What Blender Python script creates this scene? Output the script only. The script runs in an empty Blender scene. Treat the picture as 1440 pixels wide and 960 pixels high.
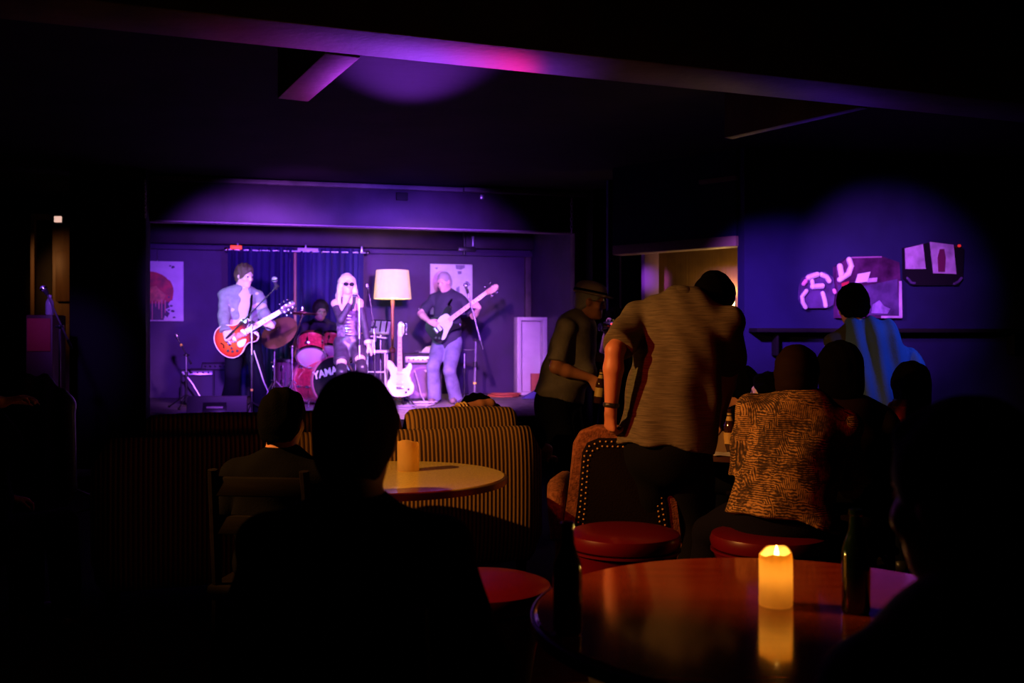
import bpy, bmesh, math, random
import numpy as np
from mathutils import Vector, Matrix
random.seed(7)
PI = math.pi
SC = bpy.context.scene
COL = SC.collection
V = Vector
CAMZ = 1.35
FPX = 1400.0


def P(px, py, d):
    """world point that lies at depth d on the line through a photo position"""
    return V(((px - 720) / FPX * d, d, CAMZ + (475 - py) / FPX * d))


def PX(px, d, z):
    return V(((px - 720) / FPX * d, d, z))


# ------------------------------------------------------------------ materials
_M = {}


def mat(name, rgb, rough=.55, metal=0.0, spec=.5, bump=None, var=None, trans=0.0, emit=None, coat=0.0, alpha=None, sub=0.0):
    """bump=(scale,strength)  var=(scale,amount): noise that varies the colour"""
    if name in _M:
        return _M[name]
    m = bpy.data.materials.new(name)
    m.use_nodes = True
    nt = m.node_tree
    b = nt.nodes['Principled BSDF']
    b.inputs['Base Color'].default_value = (*rgb, 1)
    b.inputs['Roughness'].default_value = rough
    b.inputs['Metallic'].default_value = metal
    b.inputs['Specular IOR Level'].default_value = spec
    b.inputs['Transmission Weight'].default_value = trans
    b.inputs['Coat Weight'].default_value = coat
    b.inputs['Coat Roughness'].default_value = .08
    if sub:
        b.inputs['Subsurface Weight'].default_value = sub
        b.inputs['Subsurface Radius'].default_value = (.01, .004, .002)
    if emit:
        b.inputs['Emission Color'].default_value = (*emit[0], 1)
        b.inputs['Emission Strength'].default_value = emit[1]
    tc = None
    if bump or var:
        tc = nt.nodes.new('ShaderNodeTexCoord')
    if var:
        n = nt.nodes.new('ShaderNodeTexNoise')
        n.inputs['Scale'].default_value = var[0]
        n.inputs['Detail'].default_value = 5
        nt.links.new(tc.outputs['Object'], n.inputs['Vector'])
        r = nt.nodes.new('ShaderNodeValToRGB')
        k = var[1]
        r.color_ramp.elements[0].position = .3
        r.color_ramp.elements[1].position = .7
        r.color_ramp.elements[0].color = (*[c * (1 - k) for c in rgb], 1)
        r.color_ramp.elements[1].color = (*[min(1, c * (1 + k)) for c in rgb], 1)
        nt.links.new(n.outputs['Fac'], r.inputs['Fac'])
        nt.links.new(r.outputs['Color'], b.inputs['Base Color'])
    if bump:
        n2 = nt.nodes.new('ShaderNodeTexNoise')
        n2.inputs['Scale'].default_value = bump[0]
        n2.inputs['Detail'].default_value = 4
        nt.links.new(tc.outputs['Object'], n2.inputs['Vector'])
        bp = nt.nodes.new('ShaderNodeBump')
        bp.inputs['Strength'].default_value = bump[1]
        bp.inputs['Distance'].default_value = .01
        nt.links.new(n2.outputs['Fac'], bp.inputs['Height'])
        nt.links.new(bp.outputs['Normal'], b.inputs['Normal'])
    _M[name] = m
    return m


def nodes_of(m):
    return m.node_tree, m.node_tree.nodes['Principled BSDF']


def ramp(nt, fac, stops):
    r = nt.nodes.new('ShaderNodeValToRGB')
    el = r.color_ramp.elements
    while len(el) < len(stops):
        el.new(.5)
    for e, (p, c) in zip(el, stops):
        e.position = p
        e.color = (*c, 1)
    nt.links.new(fac, r.inputs['Fac'])
    return r.outputs['Color']


def texco(nt, scale=(1, 1, 1), rot=(0, 0, 0)):
    tc = nt.nodes.new('ShaderNodeTexCoord')
    mp = nt.nodes.new('ShaderNodeMapping')
    mp.inputs['Scale'].default_value = scale
    mp.inputs['Rotation'].default_value = rot
    nt.links.new(tc.outputs['Object'], mp.inputs['Vector'])
    return mp.outputs['Vector']


def wood(name, c0, c1, scale=(3, 30, 30), rough=.4, coat=0.0, spec=.5):
    if name in _M:
        return _M[name]
    m = mat(name, c0, rough, coat=coat, spec=spec)
    nt, b = nodes_of(m)
    n = nt.nodes.new('ShaderNodeTexNoise')
    n.inputs['Scale'].default_value = 1.5
    n.inputs['Detail'].default_value = 6
    n.inputs['Distortion'].default_value = .8
    nt.links.new(texco(nt, scale), n.inputs['Vector'])
    nt.links.new(ramp(nt, n.outputs['Fac'], [(.3, c0), (.7, c1)]), b.inputs['Base Color'])
    return m


# ------------------------------------------------------------------ mesh builder
def basis(a, b):
    z = (V(b) - V(a)).normalized()
    x = z.orthogonal().normalized()
    return x, z.cross(x), z


class MB:
    def __init__(self, T=None):
        self.v = []
        self.f = []
        self.T = T

    def add(self, vs, fs):
        o = len(self.v)
        if self.T is not None:
            vs = [self.T @ V(p) for p in vs]
        self.v += [V(p) for p in vs]
        self.f += [[i + o for i in f] for f in fs]
        return self

    def bm(self, bm):
        bm.verts.index_update()
        return self.add([v.co.copy() for v in bm.verts], [[v.index for v in f.verts] for f in bm.faces])

    def box(self, c, s, R=None, bev=0.0, seg=2):
        bm = bmesh.new()
        bmesh.ops.create_cube(bm, size=1)
        for v in bm.verts:
            v.co = V((v.co.x * s[0], v.co.y * s[1], v.co.z * s[2]))
        if bev > 0:
            bmesh.ops.bevel(bm, geom=list(bm.edges), offset=min(bev, min(s) * .49), segments=seg, affect='EDGES', profile=.5)
        for v in bm.verts:
            v.co = (R @ v.co if R is not None else v.co) + V(c)
        self.bm(bm)
        bm.free()
        return self

    def cyl(self, a, b, r0, r1=None, n=16, cap=True):
        r1 = r0 if r1 is None else r1
        x, y, z = basis(a, b)
        a, b = V(a), V(b)
        vs = []
        for p, r in ((a, r0), (b, r1)):
            for i in range(n):
                t = 2 * PI * i / n
                vs.append(p + (x * math.cos(t) + y * math.sin(t)) * r)
        fs = [[i, (i + 1) % n, n + (i + 1) % n, n + i] for i in range(n)]
        if cap:
            fs += [list(range(n))[::-1], list(range(n, 2 * n))]
        return self.add(vs, fs)

    def lathe(self, prof, c=(0, 0, 0), n=32, axis=(0, 0, 1)):
        """prof: (radius, height) pairs; radius 0 closes"""
        c = V(c)
        x, y, z = basis((0, 0, 0), axis)
        vs, fs, rows = [], [], []
        for r, h in prof:
            if r < 1e-6:
                rows.append([len(vs)])
                vs.append(c + z * h)
            else:
                rows.append(list(range(len(vs), len(vs) + n)))
                for i in range(n):
                    t = 2 * PI * i / n
                    vs.append(c + z * h + (x * math.cos(t) + y * math.sin(t)) * r)
        for A, B in zip(rows, rows[1:]):
            for i in range(n):
                j = (i + 1) % n
                if len(A) == 1 and len(B) == 1:
                    continue
                if len(A) == 1:
                    fs.append([A[0], B[j], B[i]])
                elif len(B) == 1:
                    fs.append([A[i], A[j], B[0]])
                else:
                    fs.append([A[i], A[j], B[j], B[i]])
        return self.add(vs, fs)

    def sphere(self, c, r, n=14, R=None):
        rr = (r, r, r) if not hasattr(r, '__len__') else r
        vs, fs = [], []
        m = max(6, n // 2)
        for i in range(m + 1):
            a = PI * i / m
            for j in range(n):
                t = 2 * PI * j / n
                p = V((math.sin(a) * math.cos(t) * rr[0], math.sin(a) * math.sin(t) * rr[1], math.cos(a) * rr[2]))
                vs.append((R @ p if R is not None else p) + V(c))
        for i in range(m):
            for j in range(n):
                k = (j + 1) % n
                fs.append([i * n + j, (i + 1) * n + j, (i + 1) * n + k, i * n + k])
        bm = bmesh.new()
        bv = [bm.verts.new(p) for p in vs]
        for f in fs:
            bm.faces.new([bv[i] for i in f])
        bmesh.ops.remove_doubles(bm, verts=bm.verts, dist=1e-5)
        self.bm(bm)
        bm.free()
        return self

    def tube(self, pts, r, n=8, closed=False):
        pts = [V(p) for p in pts]
        N = len(pts)
        rad = r if hasattr(r, '__len__') else [r] * N
        vs, fs = [], []
        up = None
        for i, p in enumerate(pts):
            if closed:
                d = pts[(i + 1) % N] - pts[i - 1]
            else:
                d = pts[min(i + 1, N - 1)] - pts[max(i - 1, 0)]
            d = d.normalized()
            if up is None:
                up = d.orthogonal().normalized()
            x = (up - d * up.dot(d))
            x = x.normalized() if x.length > 1e-6 else d.orthogonal().normalized()
            up = x
            y = d.cross(x)
            for j in range(n):
                t = 2 * PI * j / n
                vs.append(p + (x * math.cos(t) + y * math.sin(t)) * rad[i])
        for i in range(N if closed else N - 1):
            k = (i + 1) % N
            for j in range(n):
                fs.append([i * n + j, i * n + (j + 1) % n, k * n + (j + 1) % n, k * n + j])
        if not closed:
            fs += [list(range(n))[::-1], list(range((N - 1) * n, N * n))]
        return self.add(vs, fs)

    def prism(self, pts, z0, z1, bev=0.0):
        """outline in local xy raised from z0 to z1"""
        bm = bmesh.new()
        a = [bm.verts.new((p[0], p[1], z0)) for p in pts]
        b = [bm.verts.new((p[0], p[1], z1)) for p in pts]
        n = len(pts)
        f0 = bm.faces.new(a[::-1])
        f1 = bm.faces.new(b)
        for i in range(n):
            bm.faces.new([a[i], a[(i + 1) % n], b[(i + 1) % n], b[i]])
        if bev:
            es = list(set(list(f0.edges) + list(f1.edges)))
            bmesh.ops.bevel(bm, geom=es, offset=bev, segments=2, affect='EDGES', profile=.5)
        bmesh.ops.triangulate(bm, faces=[f for f in bm.faces if len(f.verts) > 4])
        self.bm(bm)
        bm.free()
        return self

    def grid(self, fn, nu, nv, thick=0.0):
        """fn(u,v)->point; with thick a solid sheet along the local normal"""
        pts = [[V(fn(i / nu, j / nv)) for j in range(nv + 1)] for i in range(nu + 1)]
        vs, fs = [], []
        W = nv + 1
        for i in range(nu + 1):
            for j in range(nv + 1):
                vs.append(pts[i][j])
        for i in range(nu):
            for j in range(nv):
                fs.append([i * W + j, (i + 1) * W + j, (i + 1) * W + j + 1, i * W + j + 1])
        if thick:
            off = len(vs)
            for i in range(nu + 1):
                for j in range(nv + 1):
                    du = pts[min(i + 1, nu)][j] - pts[max(i - 1, 0)][j]
                    dv = pts[i][min(j + 1, nv)] - pts[i][max(j - 1, 0)]
                    nn = du.cross(dv)
                    nn = nn.normalized() if nn.length > 1e-9 else V((0, 0, 1))
                    vs.append(pts[i][j] - nn * thick)
            fs += [[k + off for k in f[::-1]] for f in fs]
            e = [i * W for i in range(nu + 1)]
            for a, b in zip(e, e[1:]):
                fs.append([a, a + off, b + off, b][::1])
                fs.append([a + nv, b + nv, b + nv + off, a + nv + off])
            for j in range(nv):
                fs.append([j, j + 1, j + 1 + off, j + off])
                q = nu * W
                fs.append([q + j, q + j + off, q + j + 1 + off, q + j + 1])
        return self.add(vs, fs)

    def obj(self, name, m, parent=None, origin=None, smooth=35, kind=None):
        """links ONE mesh object; points are world points, stored relative to the origin"""
        o0 = V(origin) if origin is not None else (parent['_o'] if parent is not None else None)
        if parent is not None and origin is None:
            o0 = V(parent['_o'])
        if o0 is None:
            o0 = V((0, 0, 0))
        me = bpy.data.meshes.new(name)
        me.from_pydata([p - o0 for p in self.v], [], self.f)
        bm = bmesh.new()
        bm.from_mesh(me)
        bmesh.ops.recalc_face_normals(bm, faces=bm.faces)
        bm.to_mesh(me)
        bm.free()
        me.materials.append(m)
        if smooth:
            me.shade_smooth()
            me.set_sharp_from_angle(angle=math.radians(smooth))
        return link(name, me, parent, o0, kind)


def link(name, me, parent, o0, kind=None):
    o = bpy.data.objects.new(name, me)
    COL.objects.link(o)
    if parent is not None:
        o.parent = parent
        o.location = V(o0) - V(parent['_o'])
    else:
        o.location = o0
    o['_o'] = list(o0)
    if kind:
        o['kind'] = kind
    return o


def tag(o, label, cat, group=None, kind=None):
    o['label'] = label
    o['category'] = cat
    if group:
        o['group'] = group
    if kind:
        o['kind'] = kind
    return o


def thing(name, label, cat, loc, group=None):
    o = bpy.data.objects.new(name, None)
    COL.objects.link(o)
    o.empty_display_size = .1
    o.location = loc
    o['_o'] = list(loc)
    return tag(o, label, cat, group)


def dup(root, loc, rotz=0.0, label=None):
    def cp(o, par):
        c = o.copy()
        COL.objects.link(c)
        if par is not None:
            c.parent = par
        for ch in list(o.children):
            cp(ch, c)
        return c
    r = cp(root, None)
    r.location = loc
    r.rotation_euler = (0, 0, rotz)
    r['_o'] = list(loc)
    if label:
        r['label'] = label
    return r


def struct(name, mb, m, parent=None):
    return mb.obj(name, m, parent, origin=(0, 0, 0) if parent is None else None, kind='structure')


def rotz(a):
    return Matrix.Rotation(a, 3, 'Z')


# ------------------------------------------------------------------ signed-distance bodies
def npv(a):
    return np.array(a, dtype=np.float64)


def unit(a):
    a = npv(a)
    return a / (np.linalg.norm(a) + 1e-12)


class SDF:
    def __init__(self):
        self.ops = []
        self.lo = npv([1e9] * 3)
        self.hi = npv([-1e9] * 3)
        self.disp = None

    def _op(self, mode, fn, lo, hi, k):
        self.ops.append((mode, fn, npv(lo), npv(hi), k))
        if mode == 'add':
            self.lo = np.minimum(self.lo, lo)
            self.hi = np.maximum(self.hi, hi)
        return self

    def cone(self, a, b, ra, rb, k=.02, mode='add', flat=None, sq=None):
        """tapered round capsule; flat: cut square at 'a','b' or 'ab'; sq=(axis,factor) squeezes the section along an axis"""
        a, b = npv(a), npv(b)
        ba = b - a
        L2 = ba @ ba + 1e-12
        ud = ba / math.sqrt(L2)

        def fn(p):
            q = p - a
            s = 1.0
            if sq is not None:
                ax = unit(sq[0])
                ax = ax - ud * (ax @ ud)
                ax = ax / (np.linalg.norm(ax) + 1e-9)
                c = q @ ax
                q = q + (c * (1 / sq[1] - 1))[..., None] * ax
                s = sq[1] ** .5
            t = np.clip((q @ ba) / L2, 0, 1)
            dd = q - t[..., None] * ba
            d = (np.sqrt((dd * dd).sum(-1)) - (ra + (rb - ra) * t)) * s
            if flat:
                if 'b' in flat:
                    d = np.maximum(d, (p - b) @ ud)
                if 'a' in flat:
                    d = np.maximum(d, -((p - a) @ ud))
            return d
        R = max(ra, rb)
        return self._op(mode, fn, np.minimum(a, b) - R, np.maximum(a, b) + R, k)

    def ell(self, c, axes, r, k=.02, mode='add'):
        """axes: three unit vectors (rows), r: three radii"""
        c = npv(c)
        A = npv(axes)
        r = npv(r)

        def fn(p):
            q = (p - c) @ A.T
            k0 = np.sqrt(((q / r) ** 2).sum(-1)) + 1e-9
            k1 = np.sqrt(((q / (r * r)) ** 2).sum(-1)) + 1e-9
            return k0 * (k0 - 1) / k1
        R = np.abs(A.T * r).sum(1)
        return self._op(mode, fn, c - R, c + R, k)

    def ball(self, c, r, k=.02, mode='add'):
        return self.ell(c, np.eye(3), (r, r, r), k, mode)

    def cut(self, p0, n, lo=None, hi=None):
        """keep the side opposite to n (optionally only inside a box)"""
        p0, n = npv(p0), unit(n)

        def fn(p):
            return (p - p0) @ n
        lo = npv([-1e9] * 3) if lo is None else npv(lo)
        hi = npv([1e9] * 3) if hi is None else npv(hi)
        self.ops.append(('max', fn, lo, hi, 0))
        return self

    def bake(self, vox):
        pad = 3 * vox + .012
        lo = self.lo - pad
        n = np.ceil((self.hi + pad - lo) / vox).astype(int) + 1
        F = np.full(n, .5)
        ax = [lo[i] + vox * np.arange(n[i]) for i in range(3)]

        def grid(i0, i1):
            g = np.meshgrid(*[ax[i][i0[i]:i1[i]] for i in range(3)], indexing='ij')
            return np.stack(g, -1)
        for mode, fn, l, h, k in self.ops:
            m = k + 3 * vox if mode != 'max' else 0
            i0 = np.clip(np.floor((np.maximum(l - m, lo) - lo) / vox).astype(int), 0, n)
            i1 = np.clip(np.ceil((np.minimum(h + m, lo + vox * n) - lo) / vox).astype(int) + 1, 0, n)
            if np.any(i1 <= i0):
                continue
            sl = tuple(slice(i0[i], i1[i]) for i in range(3))
            d = fn(grid(i0, i1))
            f = F[sl]
            if mode == 'add':
                kk = max(k, 1e-6)
                hh = np.maximum(kk - np.abs(f - d), 0) / kk
                F[sl] = np.minimum(f, d) - hh * hh * kk / 4
            elif mode == 'sub':
                kk = max(k, 1e-6)
                e = -d
                hh = np.maximum(kk - np.abs(f - e), 0) / kk
                F[sl] = np.maximum(f, e) + hh * hh * kk / 4
            else:
                F[sl] = np.maximum(f, d)
        if self.disp is not None:
            near = np.abs(F) < .05
            idx = np.nonzero(near)
            pts = np.stack([ax[i][idx[i]] for i in range(3)], -1)
            F[idx] += self.disp(pts)
        F[0], F[-1], F[:, 0], F[:, -1], F[:, :, 0], F[:, :, -1] = .5, .5, .5, .5, .5, .5
        return surface_nets(F, lo, vox)


def surface_nets(F, lo, vox):
    S = F < 0
    n = F.shape
    c = [S[i:n[0] - 1 + i, j:n[1] - 1 + j, k:n[2] - 1 + k] for i in (0, 1) for j in (0, 1) for k in (0, 1)]
    tot = sum(x.astype(np.int8) for x in c)
    act = (tot > 0) & (tot < 8)
    ci = np.stack(np.nonzero(act), -1)
    vid = np.full(act.shape, -1, dtype=np.int64)
    vid[tuple(ci.T)] = np.arange(len(ci))
    acc = np.zeros((len(ci), 3))
    cnt = np.zeros(len(ci))
    offs = [(i, j, k) for i in (0, 1) for j in (0, 1) for k in (0, 1)]
    for a in range(8):
        for b in range(a + 1, 8):
            oa, ob = np.array(offs[a]), np.array(offs[b])
            if np.abs(oa - ob).sum() != 1:
                continue
            fa = F[tuple((ci + oa).T)]
            fb = F[tuple((ci + ob).T)]
            x = (fa < 0) != (fb < 0)
            t = np.where(x, fa / np.where(x, fa - fb, 1), 0)
            acc += np.where(x[:, None], oa + t[:, None] * (ob - oa), 0)
            cnt += x
    verts = lo + vox * (ci + acc / cnt[:, None])
    faces = []
    for d in range(3):
        u, w = (d + 1) % 3, (d + 2) % 3
        s0 = [slice(0, n[i]) for i in range(3)]
        s1 = [slice(0, n[i]) for i in range(3)]
        s0[d] = slice(0, n[d] - 1)
        s1[d] = slice(1, n[d])
        A, B = S[tuple(s0)], S[tuple(s1)]
        for flip, X in ((False, A & ~B), (True, ~A & B)):
            e = np.stack(np.nonzero(X), -1)
            if not len(e):
                continue
            q = []
            for du, dw in ((0, 0), (-1, 0), (-1, -1), (0, -1)):
                p = e.copy()
                p[:, u] += du
                p[:, w] += dw
                q.append(vid[tuple(p.T)])
            q = np.stack(q, -1)
            if flip:
                q = q[:, ::-1]
            faces.append(q)
    return verts, np.concatenate(faces)


def sdf_obj(name, s, vox, m, parent=None, origin=None, smooth_iter=1):
    v, f = s.bake(vox)
    if smooth_iter:
        e = np.concatenate([f[:, [0, 1]], f[:, [1, 2]], f[:, [2, 3]], f[:, [3, 0]]])
        for _ in range(smooth_iter):
            a = np.zeros_like(v)
            c = np.zeros(len(v))
            for i, j in ((0, 1), (1, 0)):
                np.add.at(a, e[:, i], v[e[:, j]])
                np.add.at(c, e[:, i], 1)
            v = v * .5 + .5 * a / c[:, None]
    o0 = V(origin) if origin is not None else V(parent['_o'])
    v = v - npv(o0)
    me = bpy.data.meshes.new(name)
    me.vertices.add(len(v))
    me.vertices.foreach_set('co', v.astype(np.float32).ravel())
    me.loops.add(f.size)
    me.loops.foreach_set('vertex_index', f.astype(np.int32).ravel())
    me.polygons.add(len(f))
    me.polygons.foreach_set('loop_start', np.arange(0, f.size, 4, dtype=np.int32))
    me.update(calc_edges=True)
    me.validate()
    me.materials.append(m)
    me.shade_smooth()
    return link(name, me, parent, o0)
# ------------------------------------------------------------------ people
def facedir(deg, pitch=0.0):
    a, p = math.radians(deg), math.radians(pitch)
    return npv((math.sin(a) * math.cos(p), -math.cos(a) * math.cos(p), math.sin(p)))


UP = npv((0, 0, 1))


def ik(a, b, l1, l2, hint):
    a, b = npv(a), npv(b)
    d = b - a
    L = np.linalg.norm(d)
    u = d / (L + 1e-9)
    if L > (l1 + l2) * .995:
        b = a + u * (l1 + l2) * .995
        L = (l1 + l2) * .995
    x = (l1 * l1 - l2 * l2 + L * L) / (2 * L)
    h = math.sqrt(max(l1 * l1 - x * x, 0))
    w = npv(hint) - a
    w = w - u * (w @ u)
    w = unit(w)
    return a + u * x + w * h, b


def hand(s, w, d, n, side, curl=.5, sc=1.0, spread=1.0, thumb=.6):
    """five separate fingers of unequal length, thumb from the side of the palm. side +1 right, -1 left"""
    d = unit(d)
    n = npv(n)
    n = unit(n - d * (n @ d))
    t = np.cross(d, n) * side
    w = npv(w)
    curls = curl if hasattr(curl, '__len__') else [curl] * 4
    kn = [.030, .010, -.010, -.029]
    fl = [.072, .080, .074, .058]
    kl = [.086, .090, .086, .078]
    for i in range(4):
        k = w + (d * kl[i] + t * kn[i] * spread) * sc
        s.cone(w + (d * .012 + t * kn[i] * .55) * sc, k, .0145 * sc, .0112 * sc, .014)
        a = 0.0
        p = k
        for fr, cf, r0, r1 in ((.45, .8, .0098, .0088), (.31, 1.1, .0088, .0080), (.24, .8, .0080, .0064)):
            a += curls[i] * cf
            dd = unit(d + t * (kn[i] * 2.2 * (spread - .75) / 1.0)) * math.cos(a) + n * math.sin(a)
            q = p + dd * fl[i] * fr * sc
            s.cone(p, q, r0 * sc, r1 * sc, .004)
            p = q
    b = w + (d * .022 + t * .022) * sc
    m = b + unit(d * .75 + t * .6 + n * .35) * .042 * sc
    s.cone(b, m, .0150 * sc, .0115 * sc, .010)
    e = m + unit(d * .85 + t * (.35 - thumb * .3) + n * thumb * .8) * .034 * sc
    s.cone(m, e, .0110 * sc, .0096 * sc, .004)
    g = e + unit(d * .9 + t * (.1 - thumb * .3) + n * thumb) * .027 * sc
    s.cone(e, g, .0096 * sc, .0074 * sc, .004)


def headframe(yaw, pitch=0.0, roll=0.0):
    f = facedir(yaw, pitch)
    r = unit(np.cross(f, UP))
    u = np.cross(r, f)
    a = math.radians(roll)
    r2 = r * math.cos(a) + u * math.sin(a)
    return f, np.cross(r2, f), r2


def waves(amp, f, seed=0, axis=None):
    rs = np.random.RandomState(seed)
    ks = rs.normal(size=(5, 3)) * f
    ph = rs.rand(5) * 6.28

    def fn(p):
        d = np.zeros(len(p))
        for k, h in zip(ks, ph):
            d += np.sin(p @ k + h)
        return d * amp / 2.2
    return fn


class Person:
    """one continuous body; hair, clothes and worn things are its children"""

    def __init__(self, label, root, face=0, H=1.75, fat=1.0, pelvis=None, neck=None, syaw=None, sroll=0.0, head=(0, 0, 0), headfwd=.02,
                 hr=None, hl=None, er=None, el=None, ar=None, al=None, kr=None, kl=None, skin=None, vox=.008, seated=False, wsc=1.0,
                 group=None, legs=True, female=False, hc=None):
        s = self.s = H / 1.75
        self.root = root = npv(root)
        self.fat, self.vox = fat, vox
        F = facedir(face)
        R = unit(np.cross(F, UP))
        self.F, self.R = F, R
        self.pel = npv(pelvis) if pelvis is not None else root + UP * .94 * s
        self.nk = npv(neck) if neck is not None else self.pel + UP * .52 * s
        sp = self.spine = unit(self.nk - self.pel)
        SF = facedir(face if syaw is None else syaw)
        SRt = unit(np.cross(SF, sp))
        self.SF = unit(np.cross(sp, SRt))
        a = math.radians(sroll)
        SRt = SRt * math.cos(a) + np.cross(self.SF, SRt) * math.sin(a)
        self.SR = SRt
        sw = (.145 if female else .170) * s * fat ** .5 * wsc
        self.shr = self.nk - sp * .073 * s + SRt * sw
        self.shl = self.nk - sp * .073 * s - SRt * sw
        self.hpr = self.pel + R * .09 * s - UP * .02
        self.hpl = self.pel - R * .09 * s - UP * .02
        f, u, r = headframe(*head)
        self.hf = (f, u, r)
        self.hc = self.nk + unit(sp * .6 + u * .6) * .155 * s + f * headfwd * s
        if hc is not None:
            self.hc = npv(hc)
        # arms
        def arm(sh, hnd, hint, sgn):
            if hnd is None:
                w = sh + UP * -.53 * s + SRt * sgn * .06 * s + SF * .05
                hnd = dict(w=w, d=-UP + SF * .1, n=-SRt * sgn, curl=.35)
            if hint is None:
                hint = sh + SRt * sgn * .3 - SF * .35 - UP * .3
            e, w = ik(sh, hnd['w'], .285 * s, .255 * s, hint)
            return e, w, hnd
        self.elr, self.wr, self.hr = arm(self.shr, hr, er, 1)
        self.ell, self.wl, self.hl = arm(self.shl, hl, el, -1)

        def leg(hp, an, hint, sgn):
            if an is None:
                an = root + R * sgn * .11 * s + UP * .085 * s
            if hint is None:
                hint = hp + F * .8 - UP * .3
            return ik(hp, an, .425 * s, .42 * s, hint)
        self.knr, self.anr = leg(self.hpr, ar, kr, 1)
        self.knl, self.anl = leg(self.hpl, al, kl, -1)
        self.female = female
        sd = SDF()
        self.body_prims(sd)
        self.o = sdf_obj('person', sd, vox, skin, None, V(root))
        tag(self.o, label, 'person', group)
        self.o['_o'] = list(root)

    def torso(self, sd, g=0.0, k=.035, hem=None, chest=1.0, hips=True, top=0.0):
        s, fat, F = self.s, self.fat, self.SF
        pel, nk, sp = self.pel, self.nk, self.spine
        mid = pel + (nk - pel) * .36
        up = nk - sp * .12 * s
        ff = .70
        wa = (.118 if self.female else .142) * s * fat
        hp = (.155 if self.female else .150) * s * fat
        ch = (.132 if self.female else .160) * s * fat ** .7 * chest
        if hips:
            sd.cone(pel - sp * .02, mid, hp + g, wa + g, k, sq=(self.F, ff))
        sd.cone(mid, up, wa + g, ch + g, k, sq=(F, ff))
        sd.cone(self.shr, self.shl, .052 * s + g, .052 * s + g, .03)
        for sh in (self.shr, self.shl):
            sd.cone(nk + sp * .015 * s, sh + sp * .012 * s, .046 * s + g * .6, .040 * s + g * .6, .02)
        if self.female:
            for q in (1, -1):
                sd.ball(up - sp * .035 * s + F * (.062 * s) + self.SR * q * .06 * s, .055 * s + g, .045)
        if fat > 1.08:
            sd.ball(mid + self.F * .045 * fat, .115 * s * fat + g, .06)

    def body_prims(self, sd):
        s, F = self.s, self.F
        self.torso(sd)
        fa = self.fat ** .5
        for hp, kn, an in ((self.hpr, self.knr, self.anr), (self.hpl, self.knl, self.anl)):
            sd.cone(hp, kn, .082 * s * fa, .052 * s * fa, .04)
            c = kn + (an - kn) * .3 - unit(np.cross(np.cross(an - kn, F), an - kn)) * -.0
            sd.cone(kn, c, .050 * s, .054 * s * fa, .02)
            sd.cone(c, an, .052 * s * fa, .034 * s, .02)
            ft = an - UP * .045 * s
            sd.cone(ft - F * .03 * s, ft + F * .13 * s, .036 * s, .028 * s, .02)
        for sh, el, w, h, sg in ((self.shr, self.elr, self.wr, self.hr, 1), (self.shl, self.ell, self.wl, self.hl, -1)):
            th = .86 if self.female else 1.0
            sd.cone(sh, el, .047 * s * th * fa, .038 * s * th * fa, .02)
            m = el + (w - el) * .3
            sd.cone(el, m, .039 * s * th, .041 * s * th * fa, .015)
            sd.cone(m, w, .040 * s * th * fa, .0265 * s * th, .015)
            hand(sd, w, h['d'], h['n'], sg, h.get('curl', .5), s * (.9 if self.female else 1), h.get('spread', 1.0), h.get('thumb', .6))
        f, u, r = self.hf
        c = self.hc
        A = np.stack([r, f, u])
        sd.cone(self.nk - self.spine * .03 * s, c - u * .05 * s - f * .02 * s, (.052 if self.female else .06) * s, (.047 if self.female else .054) * s, .025)
        H = lambda x, y, z: c + (r * x + f * y + u * z) * s
        sd.ell(H(0, -.012, .025), A, npv((.074, .095, .092)) * s, .02)
        sd.ell(H(0, .024, -.035), A, npv((.060, .070, .080)) * s, .03)
        sd.ell(H(0, .048, -.080), A, npv((.040, .042, .034)) * s, .03)
        sd.cone(H(-.03, .078, .022), H(.03, .078, .022), .013 * s, .013 * s, .015)
        for q in (1, -1):
            sd.ball(H(.032 * q, .100, .004), .013 * s, .012, 'sub')
            sd.ball(H(.045 * q, .060, -.026), .022 * s, .02)
            sd.ell(H(.074 * q, -.006, -.008), A, npv((.010, .020, .031)) * s, .008)
        sd.cone(H(0, .088, .012), H(0, .104, -.026), .0085 * s, .0120 * s, .010)
        sd.cone(H(-.018, .086, -.062), H(.018, .086, -.062), .0085 * s, .0085 * s, .008)
        sd.ball(H(0, .082, -.096), .017 * s, .02)

    def mb(self):
        return MB()

    def child(self, name, sd, m, vox=None, par=None):
        return sdf_obj(name, sd, vox or self.vox, m, par or self.o)

    def eyes(self, m_white, lips=None):
        f, u, r = self.hf
        c, s = self.hc, self.s
        for q in (1, -1):
            MB().sphere(V(c + (r * .031 * q + f * .080 + u * .004) * s), .0105 * s, 10).obj('eye', m_white, self.o)
        if lips:
            A = np.stack([r, f, u])
            MB().sphere(V(c + (f * .090 - u * .062) * s), (.019 * s, .007 * s, .007 * s), 10, R=Matrix(np.stack([r, f, u], 1).tolist())).obj('lips', lips, self.o)

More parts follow.
